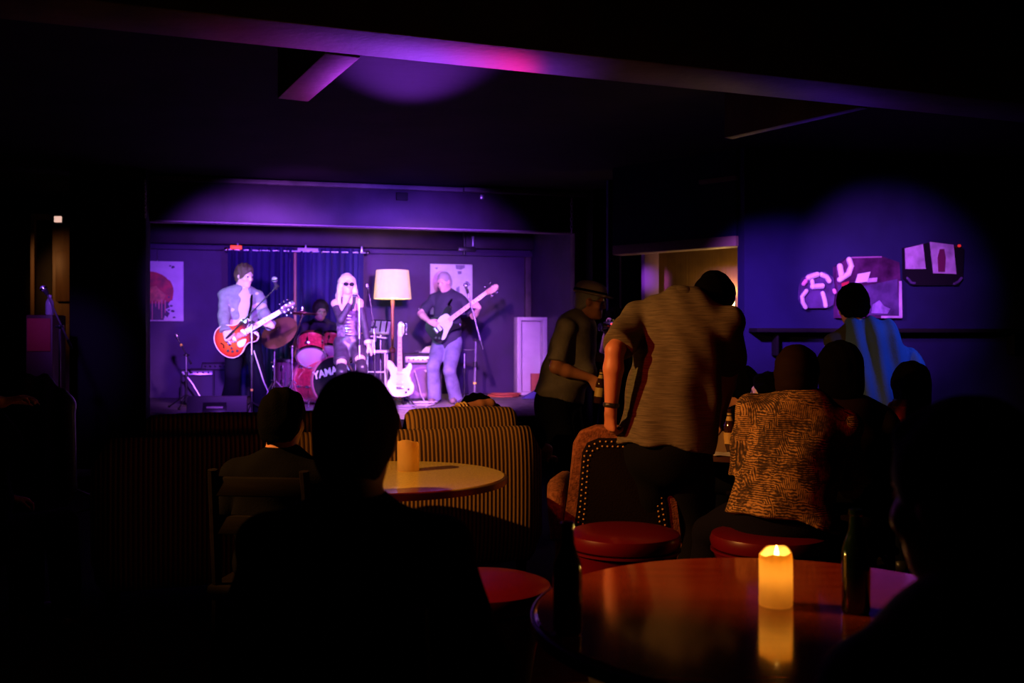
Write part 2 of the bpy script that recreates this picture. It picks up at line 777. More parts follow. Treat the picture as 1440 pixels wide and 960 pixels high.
    def hair(self, m, style='short', seed=1, amp=.004, name='hair'):
        f, u, r = self.hf
        c, s = self.hc, self.s
        A = np.stack([r, f, u])
        H = lambda x, y, z: c + (r * x + f * y + u * z) * s
        sd = SDF()
        if style in ('short', 'thick', 'crop'):
            g = {'short': .013, 'thick': .026, 'crop': .006}[style]
            sd.ell(H(0, -.016, .03), A, (npv((.074, .095, .092)) + g) * s, .01)
            sd.ell(H(0, -.05, -.03), A, (npv((.066, .052, .07)) + g * .6) * s, .03)
            if style != 'crop':
                sd.ell(H(0, .045, .088), A, npv((.058, .042, .026)) * s, .02)
            sd.ell(H(0, .10, -.035), A, npv((.082, .085, .088)) * s, .012, 'sub')
            sd.cut(H(0, 0, -.082), -u)
        elif style == 'fringe':           # bald crown
            sd.ell(H(0, -.018, .0), A, (npv((.074, .093, .075)) + .010) * s, .01)
            sd.ell(H(0, .10, -.02), A, npv((.10, .10, .12)) * s, .012, 'sub')
            sd.cut(H(0, 0, .055), u)
            sd.cut(H(0, 0, -.07), -u)
        elif style == 'long':
            sd.ell(H(0, -.014, .03), A, (npv((.074, .095, .092)) + .020) * s, .01)
            for q in (1, -1):
                for a, b, r0, r1 in (((.070, .02, .06), (.092, .035, -.08), .030, .034), ((.092, .03, -.08), (.098, .045, -.23), .034, .020),
                                     ((.06, -.04, .03), (.085, -.03, -.14), .045, .042), ((.085, -.03, -.14), (.09, -.02, -.27), .042, .022)):
                    sd.cone(H(a[0] * q, a[1], a[2]), H(b[0] * q, b[1], b[2]), r0 * s, r1 * s, .02)
            sd.cone(H(0, -.06, .02), H(0, -.085, -.25), .08 * s, .05 * s, .03)
            sd.ell(H(0, .11, -.045), A, npv((.058, .085, .105)) * s, .012, 'sub')
        elif style == 'bob':
            sd.ell(H(0, -.018, .02), A, (npv((.074, .095, .092)) + .028) * s, .01)
            sd.ell(H(0, -.045, -.07), A, npv((.098, .075, .085)) * s, .03)
            sd.ell(H(0, .115, -.03), A, npv((.075, .09, .10)) * s, .012, 'sub')
        elif style == 'bun':
            sd.ell(H(0, -.016, .025), A, (npv((.074, .095, .092)) + .012) * s, .01)
            sd.ell(H(0, -.085, .085), A, npv((.045, .045, .04)) * s, .012)
            sd.ell(H(0, .10, -.03), A, npv((.08, .085, .10)) * s, .012, 'sub')
            sd.cut(H(0, 0, -.075), -u)
        sd.disp = waves(amp, 70, seed)
        return self.child(name, sd, m)

    def top(self, m, sleeve=.6, g=.014, hem=-.02, name='shirt', amp=.004, freq=22, seed=2, hemr=None, collar=True, disp=None, sg=.016, hemtilt=None, open_neck=.0, roll=False):
        """sleeve: 0..1 over the upper arm, 1..2 down the forearm; hem: distance below the pelvis along the spine"""
        s = self.s
        sd = SDF()
        pel, nk, sp = self.pel, self.nk, self.spine
        self.torso(sd, g=g, hips=hem > -.3)
        if hem > 0:
            hr = hemr or (.165 * s * self.fat + g)
            sd.cone(pel + sp * .10, pel - sp * hem, .150 * s * self.fat + g, hr, .04, sq=(self.F, .74))
        sd.cut(pel - sp * hem, -sp if hemtilt is None else -unit(sp + npv(hemtilt)))
        for sh, el, w in ((self.shr, self.elr, self.wr), (self.shl, self.ell, self.wl)):
            th = .88 if self.female else 1.0
            if sleeve > 0:
                e = sh + (el - sh) * min(1, sleeve)
                if sleeve <= 1:
                    sd.cone(sh, e, .049 * s * th + sg * .8, .046 * s * th + sg, .018, flat='b')
                else:
                    sd.cone(sh, el, .049 * s * th + sg * .8, .041 * s * th + sg, .018)
                    e2 = el + (w - el) * (sleeve - 1)
                    sd.cone(el, e2, .041 * s * th + sg, (.041 - .012 * (sleeve - 1)) * s * th + sg, .012, flat='b')
                    if roll:
                        dd = unit(w - el)
                        sd.cone(e2 - dd * .035, e2 + dd * .006, .048 * s + sg, .048 * s + sg, .006, flat='ab')
        if collar:
            f, u, r = self.hf
            sd.cone(nk - sp * .02 * s, nk + unit(self.hc - nk) * .045 * s, .074 * s, .066 * s, .012, flat='b')
        sd.disp = disp or waves(amp, freq, seed)
        if open_neck:
            sd.ell(nk + self.SF * .095 * s - sp * .02 * s, np.stack([self.SR, self.SF, sp]), npv((.04, .06, .09)) * s * open_neck, .01, 'sub')
        return self.child(name, sd, m)

    def bottoms(self, m, length=1.0, g=.016, name='trousers', seed=4, amp=.004, flare=0.0, top=.10):
        s, fa = self.s, self.fat ** .5
        sd = SDF()
        hp = (.155 if self.female else .152) * s * self.fat
        sd.cone(self.pel - self.spine * .05, self.pel + self.spine * top, hp + g * .7, hp * .95 + g * .7, .04, sq=(self.F, .72), flat='b')
        for h, kn, an in ((self.hpr, self.knr, self.anr), (self.hpl, self.knl, self.anl)):
            if length <= .5:
                e = h + (kn - h) * length * 2
                sd.cone(h, e, .086 * s * fa + g, (.086 - .03 * length * 2) * s * fa + g + .008, .04, flat='b')
            else:
                sd.cone(h, kn, .084 * s * fa + g, .056 * s * fa + g, .04)
                e = kn + (an - kn) * (length - .5) * 2
                e = e - UP * .03 * s
                sd.cone(kn, e, .056 * s * fa + g, (.046 + flare) * s * fa + g, .02, flat='b')
        sd.disp = waves(amp, 20, seed)
        return self.child(name, sd, m)

    def shoes(self, m, sole=None):
        s, F = self.s, self.F
        for an in (self.anr, self.anl):
            sd = SDF()
            b = an.copy()
            b[2] = an[2] - .045 * s
            sd.cone(b - F * .035 * s, b + F * .15 * s, .046 * s, .038 * s, .02)
            sd.cone(an + UP * .02, b, .046 * s, .046 * s, .03)
            sd.cut(b - UP * .04 * s, -UP)
            self.child('shoe', sd, m)

    def belt(self, m, z=.085):
        s = self.s
        sd = SDF()
        hp = (.150) * s * self.fat
        c = self.pel + self.spine * z
        sd.cone(c - self.spine * .018, c + self.spine * .018, hp + .022, hp + .022, .01, sq=(self.F, .73), flat='ab')
        return self.child('belt', sd, m)

    def glasses(self, m, lens=None, big=1.0):
        f, u, r = self.hf
        c, s = self.hc, self.s
        H = lambda x, y, z: V(c + (r * x + f * y + u * z) * s)
        g = MB()
        for q in (1, -1):
            ring = [H(.034 * q + .027 * big * math.cos(t), .104, .004 + .019 * big * math.sin(t)) for t in [i * PI / 9 for i in range(18)]]
            g.tube(ring, .0025, 6, closed=True)
            g.tube([H(.060 * q, .104, .008), H(.078 * q, .07, .01), H(.082 * q, -.01, .005)], .002, 6)
        g.tube([H(-.008, .106, .007), H(.008, .106, .007)], .002, 6)
        o = g.obj('glasses', m, self.o)
        if lens:
            for q in (1, -1):
                l = MB()
                pts = [H(.034 * q + .026 * big * math.cos(t), .104, .004 + .018 * big * math.sin(t)) for t in [i * PI / 9 for i in range(18)]]
                pb = [p - V(f) * .002 for p in pts]
                l.add(pts + pb, [list(range(18)), list(range(18, 36))[::-1]] + [[i, (i + 1) % 18, 18 + (i + 1) % 18, 18 + i] for i in range(18)])
                l.obj('lens', lens, o)
        return o
# ------------------------------------------------------------------ the setting
SA = math.radians(15)
EU, EV = V((math.cos(SA), math.sin(SA), 0)), V((-math.sin(SA), math.cos(SA), 0))
P0 = V((-3.48, 9.6, 0))
SZ = .53                      # stage top
RS = rotz(SA)


def S(u, v, z):
    return P0 + EU * u + EV * v + V((0, 0, z))


def sbox(mb, u0, u1, v0, v1, z0, z1, bev=0.0):
    return mb.box(S((u0 + u1) / 2, (v0 + v1) / 2, (z0 + z1) / 2), (u1 - u0, v1 - v0, z1 - z0), RS, bev)


def wallbox(mb, a, b, z0, z1, th, bev=0.0):
    """upright slab from a to b (plan points)"""
    a, b = V((a[0], a[1], 0)), V((b[0], b[1], 0))
    d = b - a
    c = (a + b) / 2 + V((0, 0, (z0 + z1) / 2))
    return mb.box(c, (d.length, th, z1 - z0), rotz(math.atan2(d.y, d.x)), bev)


m_floor = mat('dark_carpet', (.008, .006, .008), .95, spec=.1, bump=(90, .3), var=(12, .4))
m_ceil = mat('black_ceiling_paint', (.016, .012, .016), .85, spec=.1, var=(2.5, .35), bump=(14, .2))
m_beam = mat('dark_beam_paint', (.10, .075, .09), .6, spec=.3, var=(5, .35), bump=(30, .15))
m_wall = mat('dark_wall_paint', (.045, .019, .085), .6, var=(3, .25), bump=(60, .08))
m_blue = mat('navy_wall_paint', (.014, .014, .075), .7, spec=.25, var=(2, .25), bump=(60, .08))
m_black = mat('black_paint', (.006, .006, .007), .7, spec=.2)
m_header = mat('header_paint', (.026, .015, .030), .5, spec=.25, var=(4, .3), bump=(40, .08))
m_stage = mat('stage_boards', (.30, .26, .25), .55, var=(7, .35), bump=(25, .2))
m_chrome = mat('chrome', (.85, .85, .88), .16, 1.0)
m_steel = mat('brushed_steel', (.6, .6, .63), .35, 1.0)
m_bmetal = mat('black_metal', (.015, .015, .018), .35, spec=.5)
m_rubber = mat('black_rubber', (.012, .012, .012), .8)
m_dwood = wood('dark_wood', (.004, .002, .0015), (.007, .004, .003), (2, 20, 20), .7, spec=.05)
m_lwood = wood('light_wood', (.45, .26, .13), (.58, .36, .20), (20, 20, 2), .45)

struct('floor', MB().box((0, 7.5, -.05), (16, 20, .1)), m_floor)
struct('ceiling', MB().box((0, 7.5, 2.97), (16, 20, .1)), m_ceil)
g = MB()
sbox(g, -.7, 5.15, 4.25, 4.40, 0, 2.92)
struct('wall_back', g, m_wall)
g = MB()
sbox(g, -.75, -.62, .25, 4.25, 0, 2.92)
struct('wall_left', g, m_wall)
g = MB()
sbox(g, 5.03, 5.15, .5, 4.25, 0, 2.92)
struct('wall_side', g, m_wall)
g = MB()
wallbox(g, (1.90, 8.26), (6.4, 9.46), 0, 2.92, .12)
struct('wall_right', g, m_blue)
struct('wall_rear', MB().box((0, -1.9, 1.46), (14, .1, 2.92)), m_black)
struct('wall_far_left', MB().box((-6.6, 5, 1.46), (.1, 14, 2.92)), m_black)
struct('wall_far_right', MB().box((6.4, 4, 1.46), (.1, 12, 2.92)), m_black)
# stage platform
g = MB()
sbox(g, -.6, 5.02, -.02, 4.24, .04, SZ, .012)
struct('stage_floor', g, m_stage)
g = MB()
sbox(g, -.6, 5.02, -.045, -.025, 0, SZ - .012)
struct('trim_stage_front', g, m_black)
# header over the stage opening
g = MB()
sbox(g, -.05, 4.52, 0, .12, 2.49, 2.915, .006)
struct('trim_header', g, m_header)
g = MB()
sbox(g, -.05, 4.54, -.012, .13, 2.472, 2.489, .004)
struct('trim_header_lit_edge', g, mat('lit_edge_tone', (.20, .13, .19), .5))  # added lip, its paler colour stands in for light under the header
g = MB()
sbox(g, -.1, 4.6, -.10, -.03, 2.86, 2.905, .008)
struct('trim_header_rail', g, m_beam)
g = MB()
sbox(g, 3.05, 3.85, -.17, -.105, 2.855, 2.90, .008)
struct('trim_light_rail', g, m_beam)
g = MB()
for u, z in ((2.42, 2.80), (3.27, 2.83)):
    pass
sbox(g, 2.37, 2.49, -.03, .0, 2.76, 2.84, .006)
tag(g.obj('junction_box', m_black, None, origin=S(2.43, -.015, 2.8)), 'small black junction box on the violet header above the stage', 'junction box')
g = MB()
sbox(g, 3.25, 3.29, -.05, .0, 2.80, 2.85, .006)
tag(g.obj('hook', m_steel, None, origin=S(3.27, -.02, 2.82)), 'tiny metal hook on the header near the rail', 'hook')
# pillars
struct('pillar_left', MB().box((-3.77, 9.36, 1.46), (.66, .42, 2.92), rotz(SA), .01), m_black)
g = MB()
sbox(g, -.115, -.085, -.12, .0, SZ, 2.49)
struct('trim_left_post', g, m_wall)
struct('pillar_right', MB().box((1.02, 10.75, 1.46), (.46, .4, 2.92), rotz(SA), .01), m_black)
g = MB()
sbox(g, 4.30, 4.355, .0, .14, SZ, 2.49, .006)
struct('trim_right_post', g, m_beam)
g = MB()
sbox(g, 4.36, 4.44, .03, .12, SZ, 2.49, .006)
struct('trim_right_post_inner', g, m_wall)
# bulkhead over the back wall
g = MB()
sbox(g, -.62, 3.92, 3.93, 4.25, 2.63, 2.92, .006)
struct('trim_bulkhead', g, m_header)
g = MB()
sbox(g, 3.96, 5.02, 4.03, 4.25, 2.66, 2.92, .006)
struct('trim_bulkhead_end', g, m_header)
g = MB()
sbox(g, -.62, 5.02, 4.10, 4.25, 2.56, 2.625, .004)
struct('trim_back_rail', g, m_wall)
g = MB()
sbox(g, 4.93, 5.02, 4.17, 4.25, SZ, 2.56, .006)
struct('trim_back_corner', g, m_beam)
t = thing('pipe_bracket', 'dark pipe bracket hanging at the end of the bulkhead over the bass player', 'bracket', S(3.93, 3.95, 2.70))
g = MB()
g.cyl(S(3.93, 3.88, 2.55), S(3.93, 3.88, 2.92), .022, n=12)
g.obj('pipe', m_bmetal, t)
g = MB()
sbox(g, 3.84, 4.10, 3.85, 3.92, 2.60, 2.66, .006)
g.obj('clamp', m_bmetal, t)
g = MB()
g.cyl(S(4.06, 3.90, 2.68), S(4.06, 3.90, 2.82), .018, n=10)
g.obj('fitting', m_steel, t)
# ceiling beams
A, B = V((-1.146, 3.86, 0)), V((1.66, 4.92, 0))
dr = (B - A).normalized()
nr = V((dr.y, -dr.x, 0))
g = MB()
g.box((A + B) / 2 + nr * .165 + V((0, 0, 2.71)), (7.0, .33, .42), rotz(math.atan2(dr.y, dr.x)), .008)
struct('ceiling_beam_main', g, m_beam)
g = MB()
wallbox(g, (-.69, 4.06), (-1.06, 4.82), 2.5, 2.92, .15, .006)
struct('ceiling_beam_cross', g, m_beam)
g = MB()
wallbox(g, (1.76, 4.98), (1.25, 5.75), 2.5, 2.92, .07, .006)
struct('ceiling_beam_short', g, m_beam)

# chains


def chain(name, label, px, y0, y1, d, n):
    a, b = P(px, y0, d), P(px, y1, d)
    t = MB()
    L = (a - b).length / n
    for i in range(n):
        c = a + (b - a) * ((i + .5) / n)
        pts = []
        for k in range(14):
            q = 2 * PI * k / 14
            x, z = math.cos(q) * L * .30, math.sin(q) * L * .62
            pts.append(c + (V((x, 0, z)) if i % 2 else V((x * .35, x * .9, z))))
        t.tube(pts, L * .11, 6, closed=True)
    o = t.obj(name, m_steel, None, origin=a)
    tag(o, label, 'chain', 'hanging chains by the stage opening')


chain('hanging_chain', 'chain hanging in front of the broad black pillar beside the jellyfish painting', 204, 253, 306, 9.0, 11)
chain('hanging_chain', 'chain hanging over the purple post at the stage end by the bass player', 804, 279, 327, 10.2, 9)
chain('hanging_chain', 'chain hanging in front of the black pillar beyond the stage post', 864, 282, 328, 10.2, 9)
g = MB()
g.sphere(P(875, 314, 10.1), (.035, .03, .028), 12)
g.cyl(P(875, 314, 10.1), P(882, 322, 10.1), .016, n=10)
tag(g.obj('ceiling_hook', m_steel, None, origin=P(875, 314, 10.1)), 'small knob-shaped hook beside the chain on the black pillar', 'hook')

# passage and alcove to the side of the stage
m_alc = mat('brass_panel', (.20, .115, .040), .42, .5, var=(3, .35))
nt, b = nodes_of(m_alc)
n = nt.nodes.new('ShaderNodeTexNoise')
n.inputs['Scale'].default_value = 2
n.inputs['Detail'].default_value = 6
nt.links.new(texco(nt, (40, 40, .6)), n.inputs['Vector'])
bp = nt.nodes.new('ShaderNodeBump')
bp.inputs['Strength'].default_value = .35
bp.inputs['Distance'].default_value = .01
nt.links.new(n.outputs['Fac'], bp.inputs['Height'])
nt.links.new(bp.outputs['Normal'], b.inputs['Normal'])
g = MB()
wallbox(g, (1.34, 9.62), (2.9, 9.05), 0, 2.92, .08)
struct('wall_alcove', g, m_alc)
g = MB()
wallbox(g, (.95, 9.93), (1.36, 10.0), 0, 2.92, .08)
struct('wall_passage', g, m_blue)
g = MB()
wallbox(g, (1.245, 9.47), (1.385, 9.50), 0, 2.16, .10, .006)
struct('trim_purple_post', g, mat('post_paint', (.34, .20, .42), .6))
g = MB()
wallbox(g, (1.06, 9.80), (1.17, 9.82), 1.545, 1.625, .12, .006)
struct('trim_passage_sill', g, mat('sill_paint', (.6, .5, .65), .5))
g = MB()
wallbox(g, (1.060, 9.78), (1.075, 9.78), .0, 2.16, .05)
struct('trim_passage_edge', g, m_beam)
g = MB()
wallbox(g, (.98, 9.24), (1.915, 8.33), 2.115, 2.20, .16, .006)
struct('trim_lintel', g, mat('lintel_paint', (.45, .33, .22), .6))
g = MB()
wallbox(g, (.98, 9.25), (1.915, 8.34), 2.20, 2.92, .14)
struct('wall_over_lintel', g, m_blue)
g = MB()
wallbox(g, (1.60, 8.47), (1.86, 8.22), 2.655, 2.69, .05, .004)
struct('trim_cornice', g, mat('lintel_paint', (.45, .33, .22)))
# sconce in the alcove
sp = V((1.985, 9.10, 1.665))
t = thing('wall_sconce', 'warm glowing wall sconce in the brass panelled alcove behind the bending man', 'wall lamp', sp + V((0, .17, 0)))
g = MB()
g.box(sp + V((.02, .15, 0)), (.11, .03, .18), None, .01)
g.obj('back_plate', mat('brass', (.6, .4, .15), .3, 1.0), t)
g = MB()
g.lathe([(0, -.07), (.035, -.07), (.055, -.05), (.065, .0), (.055, .06), (.03, .08), (0, .08)], sp + V((0, .06, 0)), 20)
g.obj('glass_shade', mat('lit_glass', (1, .8, .5), .4, emit=((1.0, .62, .22), 14)), t)
g = MB()
g.tube([sp + V((.01, .15, -.05)), sp + V((.0, .10, -.10)), sp + V((0, .06, -.07))], .009, 8)
g.obj('arm', _M['brass'], t)

# drink rail on the blue wall
t = thing('drink_rail', 'black drink rail shelf running along the blue wall below the artworks', 'shelf', (3.2, 8.45, 1.40))
g = MB()
wallbox(g, (1.97, 8.14), (6.3, 9.30), 1.395, 1.43, .15, .006)
g.obj('shelf_board', m_black, t)
for q in (.22, .95, 2.55, 3.6):
    p = V((1.96 + q * .966, 8.16 + q * .259, 0))
    g = MB()
    g.box(p + V((0, 0, 1.30)), (.02, .09, .19), RS, .003)
    g.obj('bracket', m_black, t)

# side door area beyond the broad pillar
g = MB()
wallbox(g, (-6.6, 11.1), (-4.63, 11.25), 0, 2.92, .1)
struct('wall_door_side', g, mat('brown_wall', (.05, .035, .03), .6, var=(3, .3)))
t = thing('door_1', 'dark brown wooden door dimly lit beyond the broad black pillar', 'door', (-4.93, 10.95, 0))
t['kind'] = 'structure'
g = MB()
wallbox(g, (-5.04, 10.93), (-4.74, 10.97), 0.01, 2.62, .05, .006)
g.obj('door_leaf', wood('door_wood', (.16, .075, .03), (.26, .13, .055), (14, 14, 1.2), .45), t)
g = MB()
wallbox(g, (-4.99, 10.885), (-4.79, 10.905), 1.75, 2.30, .02, .004)
wallbox(g, (-4.99, 10.885), (-4.79, 10.905), .30, 1.50, .02, .004)
g.obj('raised_panel', _M['door_wood'], t)
g = MB()
g.sphere(V((-5.0, 10.86, 1.05)), .03, 12)
g.cyl(V((-5.0, 10.86, 1.05)), V((-5.0, 10.93, 1.05)), .012, n=10)
g.obj('door_knob', m_steel, t)
g = MB()
wallbox(g, (-5.24, 10.86), (-5.20, 10.86), 0, 2.66, .05)
wallbox(g, (-5.24, 10.86), (-4.72, 10.94), 2.64, 2.70, .05)
struct('trim_door_frame', g, mat('frame_wood', (.30, .16, .08), .5))
t = thing('exit_lamp', 'tiny square lit lamp above the side door', 'lamp', (-4.93, 10.80, 2.64))
g = MB()
g.box((-4.88, 10.70, 2.625), (.075, .03, .065), None, .006)
g.obj('lit_panel', mat('exit_glow', (1, .75, .6), .5, emit=((1.0, .60, .48), .85)), t)
g = MB()
g.box((-4.88, 10.74, 2.625), (.10, .05, .085), None, .006)
g.obj('housing', m_black, t)

# artworks on the blue wall
def wpt(px, py, off=.0):
    """point on the face of the blue wall"""
    k = (px - 720) / FPX
    # wall face: (1.90,8.20)+t(.966,.259)
    t_ = (k * 8.20 - 1.90) / (.966 - k * .259)
    d = 8.20 + t_ * .259 - off
    return P(px, py, d)


m_art_w = mat('white_acrylic', (.88, .80, .92), .35)
m_art_p = mat('lilac_acrylic', (.62, .40, .72), .4, var=(9, .35))
m_art_d = mat('plum_acrylic', (.085, .020, .09), .25, var=(7, .6), coat=.4)
m_art_n = mat('violet_acrylic', (.10, .055, .18), .25, var=(6, .6), coat=.4)
m_art_r = mat('red_acrylic', (.55, .03, .06), .4)
m_art_b = mat('black_acrylic', (.012, .01, .016), .3)


def flat(name, pts, m, parent, off, th=.012, bev=.0):
    """a slab whose face is the outline given on the wall, standing off from it"""
    p = [wpt(x, y, off) for x, y in pts]
    nrm = V((.259, -.966, 0))
    g = MB()
    n = len(p)
    back = [q - nrm * th for q in p]
    g.add(p + back, [list(range(n)), list(range(n, 2 * n))[::-1]] + [[i, (i + 1) % n, n + (i + 1) % n, n + i] for i in range(n)])
    return g.obj(name, m, parent, smooth=0)


def stroke(name, pts, w, m, parent, off):
    """rounded bar painted along a line"""
    p = [wpt(x, y, off) for x, y in pts]
    out = []
    g = MB()
    r = w / FPX * 8.6 / 2
    g.tube(p, r, 10)
    for q in (p[0], p[-1]):
        g.sphere(q, r, 10)
    return g.obj(name, m, parent)


t = thing('artwork', 'small rounded artwork of curved white bars on the blue wall', 'artwork', wpt(1150, 408, .05))
flat('backing', [(1131, 390), (1140, 383), (1160, 382), (1172, 390), (1175, 408), (1172, 428), (1164, 433), (1132, 433), (1126, 420), (1127, 402)], m_art_n, t, .05, .05)
for pts, w in (([(1137, 390), (1149, 386)], 8), ([(1155, 386), (1162, 389), (1166, 395)], 7), ([(1143, 403), (1156, 402)], 8),
               ([(1134, 409), (1128, 417), (1129, 425), (1133, 432)], 6), ([(1157, 412), (1160, 423), (1161, 430)], 6), ([(1142, 395), (1143, 401)], 6)):
    stroke('white_bar', pts, w, m_art_w, t, .058)
for pts, w in (([(1130, 399), (1133, 395)], 6), ([(1173, 408), (1174, 411)], 5)):
    stroke('pink_dab', pts, w, mat('pink_acrylic', (.85, .35, .60), .4), t, .058)
t = thing('artwork', 'large clipped-corner artwork in plum and violet behind the standing woman', 'artwork', wpt(1222, 404, .06))
flat('backing', [(1176, 375), (1193, 362), (1240, 360), (1265, 369), (1269, 447), (1177, 447)], m_art_d, t, .06, .055)
flat('violet_field', [(1179, 400), (1214, 402), (1262, 392), (1264, 443), (1180, 443)], m_art_n, t, .068, .007)
for pts, w in (([(1181, 374), (1183, 386)], 8), ([(1194, 365), (1197, 374), (1193, 385), (1181, 393)], 8)):
    stroke('white_bar', pts, w, m_art_w, t, .07)
flat('white_patch', [(1207, 385), (1224, 382), (1220, 396), (1203, 398)], m_art_w, t, .072, .008)
flat('lilac_patch', [(1223, 391), (1234, 390), (1233, 396), (1220, 397)], m_art_p, t, .072, .008)
flat('red_patch', [(1184, 398), (1194, 395), (1193, 404), (1184, 409)], m_art_r, t, .074, .008)
flat('bright_edge', [(1265, 395), (1268, 395), (1269, 447), (1265, 447)], m_art_p, t, .07, .008)
flat('bottom_edge', [(1240, 444), (1265, 444), (1265, 447), (1240, 447)], m_art_p, t, .071, .008)
flat('cloud_patch', [(1228, 428), (1237, 422), (1243, 430), (1252, 434), (1248, 441), (1226, 440)], mat('lavender_acrylic', (.34, .22, .55), .4, var=(14, .5)), t, .074, .006)
flat('top_edge', [(1198, 361), (1240, 360), (1240, 362), (1198, 363)], mat('mauve_acrylic', (.4, .16, .38), .4), t, .071, .008)
t = thing('artwork', 'artwork with two glowing lilac panels and cut lower corners, high on the blue wall', 'artwork', wpt(1314, 372, .06))
flat('backing', [(1273, 348), (1312, 340), (1348, 346), (1356, 350), (1354, 392), (1348, 401), (1284, 401), (1274, 392)], m_art_b, t, .06, .055)
flat('lilac_panel', [(1273, 349), (1298, 343), (1302, 378), (1274, 378)], m_art_p, t, .068, .008)
flat('lilac_panel', [(1308, 340), (1341, 344), (1345, 385), (1313, 384)], m_art_p, t, .068, .008)
flat('dark_figure', [(1322, 350), (1328, 350), (1330, 362), (1329, 382), (1320, 382), (1319, 362)], mat('wine_acrylic', (.20, .02, .10), .5), t, .075, .007)
stroke('violet_rim', [(1276, 391), (1281, 397), (1286, 398)], 4, m_art_n, t, .068)
stroke('violet_rim', [(1342, 399), (1348, 396), (1352, 391)], 4, m_art_n, t, .068)
stroke('red_light', [(1348.5, 345.5), (1349.5, 345.5)], 4, mat('red_led', (.4, .01, .01), .4, emit=((1, .03, .03), .6)), t, .08)
# ------------------------------------------------------------------ stage equipment
# curtain
m_curt = mat('navy_velvet', (.026, .020, .13), .8, bump=(150, .15))
rodz = 2.545


def su(px, v):
    """stage u for a photo column at stage depth v"""
    k = (px - 720) / FPX
    # X=-3.48+cu-sv ; Y=9.6+su+cv
    c, s = math.cos(SA), math.sin(SA)
    return (k * (9.6 + c * v) + 3.48 + s * v) / (c - k * s)


t = thing('curtain_rod', 'slim curtain rod under the bulkhead at the back of the stage', 'curtain rod', S(su(418, 3.85), 3.85, rodz))
u0, u1 = su(318, 3.85), su(517, 3.85)
g = MB()
g.cyl(S(u0, 3.85, rodz), S(u1, 3.85, rodz), .014, n=12)
g.obj('rod', m_steel, t)
for u in (u0, u1):
    g = MB()
    g.sphere(S(u, 3.85, rodz), .035, 12)
    g.obj('finial', m_chrome, t)
for u in (u0 + .15, su(430, 3.85), u1 - .08):
    g = MB()
    sbox(g, u - .012, u + .012, 3.84, 3.93, rodz - .012, rodz + .09, .003)
    g.obj('rod_bracket', m_steel, t)
m_grom = m_chrome


def curtain(label, ua, ub, n, ph):
    t = thing('curtain', label, 'curtain', S((ua + ub) / 2, 3.86, SZ), 'navy stage curtains')
    g = MB()

    def fn(a, b):
        z = rodz + .05 - b * (rodz + .05 - SZ - .03)
        q = a * n * 2 * PI + ph
        amp = .055 * (.75 + .35 * math.sin(a * 9 + ph)) * (1 + .3 * b)
        w = math.sin(q + .5 * math.sin(2 * b + a * 5)) + .25 * math.sin(2.3 * q + 3 * b)
        return S(ua + (ub - ua) * a + .012 * math.sin(q * 2 + b * 2), 3.86 + amp * w, z)
    g.grid(fn, n * 14, 26, .006)
    g.obj('fabric', m_curt, t, smooth=70)
    for i in range(n):
        u = ua + (ub - ua) * (i + .5) / n
        g = MB()
        c = S(u, 3.85, rodz)
        pts = []
        for k in range(16):
            a = 2 * PI * k / 16
            pts.append(c + EU * (.008 * math.cos(a)) + EV * (.034 * math.cos(a)) + V((0, 0, .034 * math.sin(a))))
        g.tube(pts, .007, 6, closed=True)
        g.obj('grommet', m_grom, t)


curtain('navy curtain hanging behind the guitarist in the open shirt', su(319, 3.86), su(411, 3.86), 7, .4)
curtain('navy curtain hanging behind the drummer and singer', su(419, 3.86), su(512, 3.86), 7, 2.1)
g = MB()
g.cyl(S(su(415, 4.0), 4.0, SZ), S(su(415, 4.0), 4.0, 2.55), .03, n=12)
tag(g.obj('wooden_pole', m_lwood, None, origin=S(su(415, 4.0), 4.0, SZ)), 'pale wooden pole standing in the gap between the curtains', 'pole')
g = MB()
p = S(su(332, 3.8), 3.8, 2.575)
g.box(p, (.15, .03, .05), RS, .004)
tag(g.obj('red_sign', mat('red_glow', (.8, .05, .02), .5, emit=((1, .06, .01), 1.2)), None, origin=p), 'small glowing red sign at the curtain rod end above the guitarist', 'sign')
g = MB()
p = S(su(433, 3.8), 3.8, 2.565)
g.box(p, (.28, .05, .04), RS, .006)
tag(g.obj('mounting_plate', mat('white_plastic', (.8, .78, .8), .5), None, origin=p), 'white mounting plate on the curtain rod above the drummer', 'bracket')

# paintings


def painting(label, uc, zc, w, h, name='painting'):
    return thing(name, label, 'painting', S(uc, 4.22, zc))


def ppoly(name, pts, m, parent, uc, zc, off, th=.003):
    """outline (metres from the canvas centre) as a thin layer of paint"""
    p = [S(uc + x, 4.22 - off, zc + z) for x, z in pts]
    b = [S(uc + x, 4.22 - off + th, zc + z) for x, z in pts]
    n = len(p)
    g = MB()
    g.add(p + b, [list(range(n)), list(range(n, 2 * n))[::-1]] + [[i, (i + 1) % n, n + (i + 1) % n, n + i] for i in range(n)])
    return g


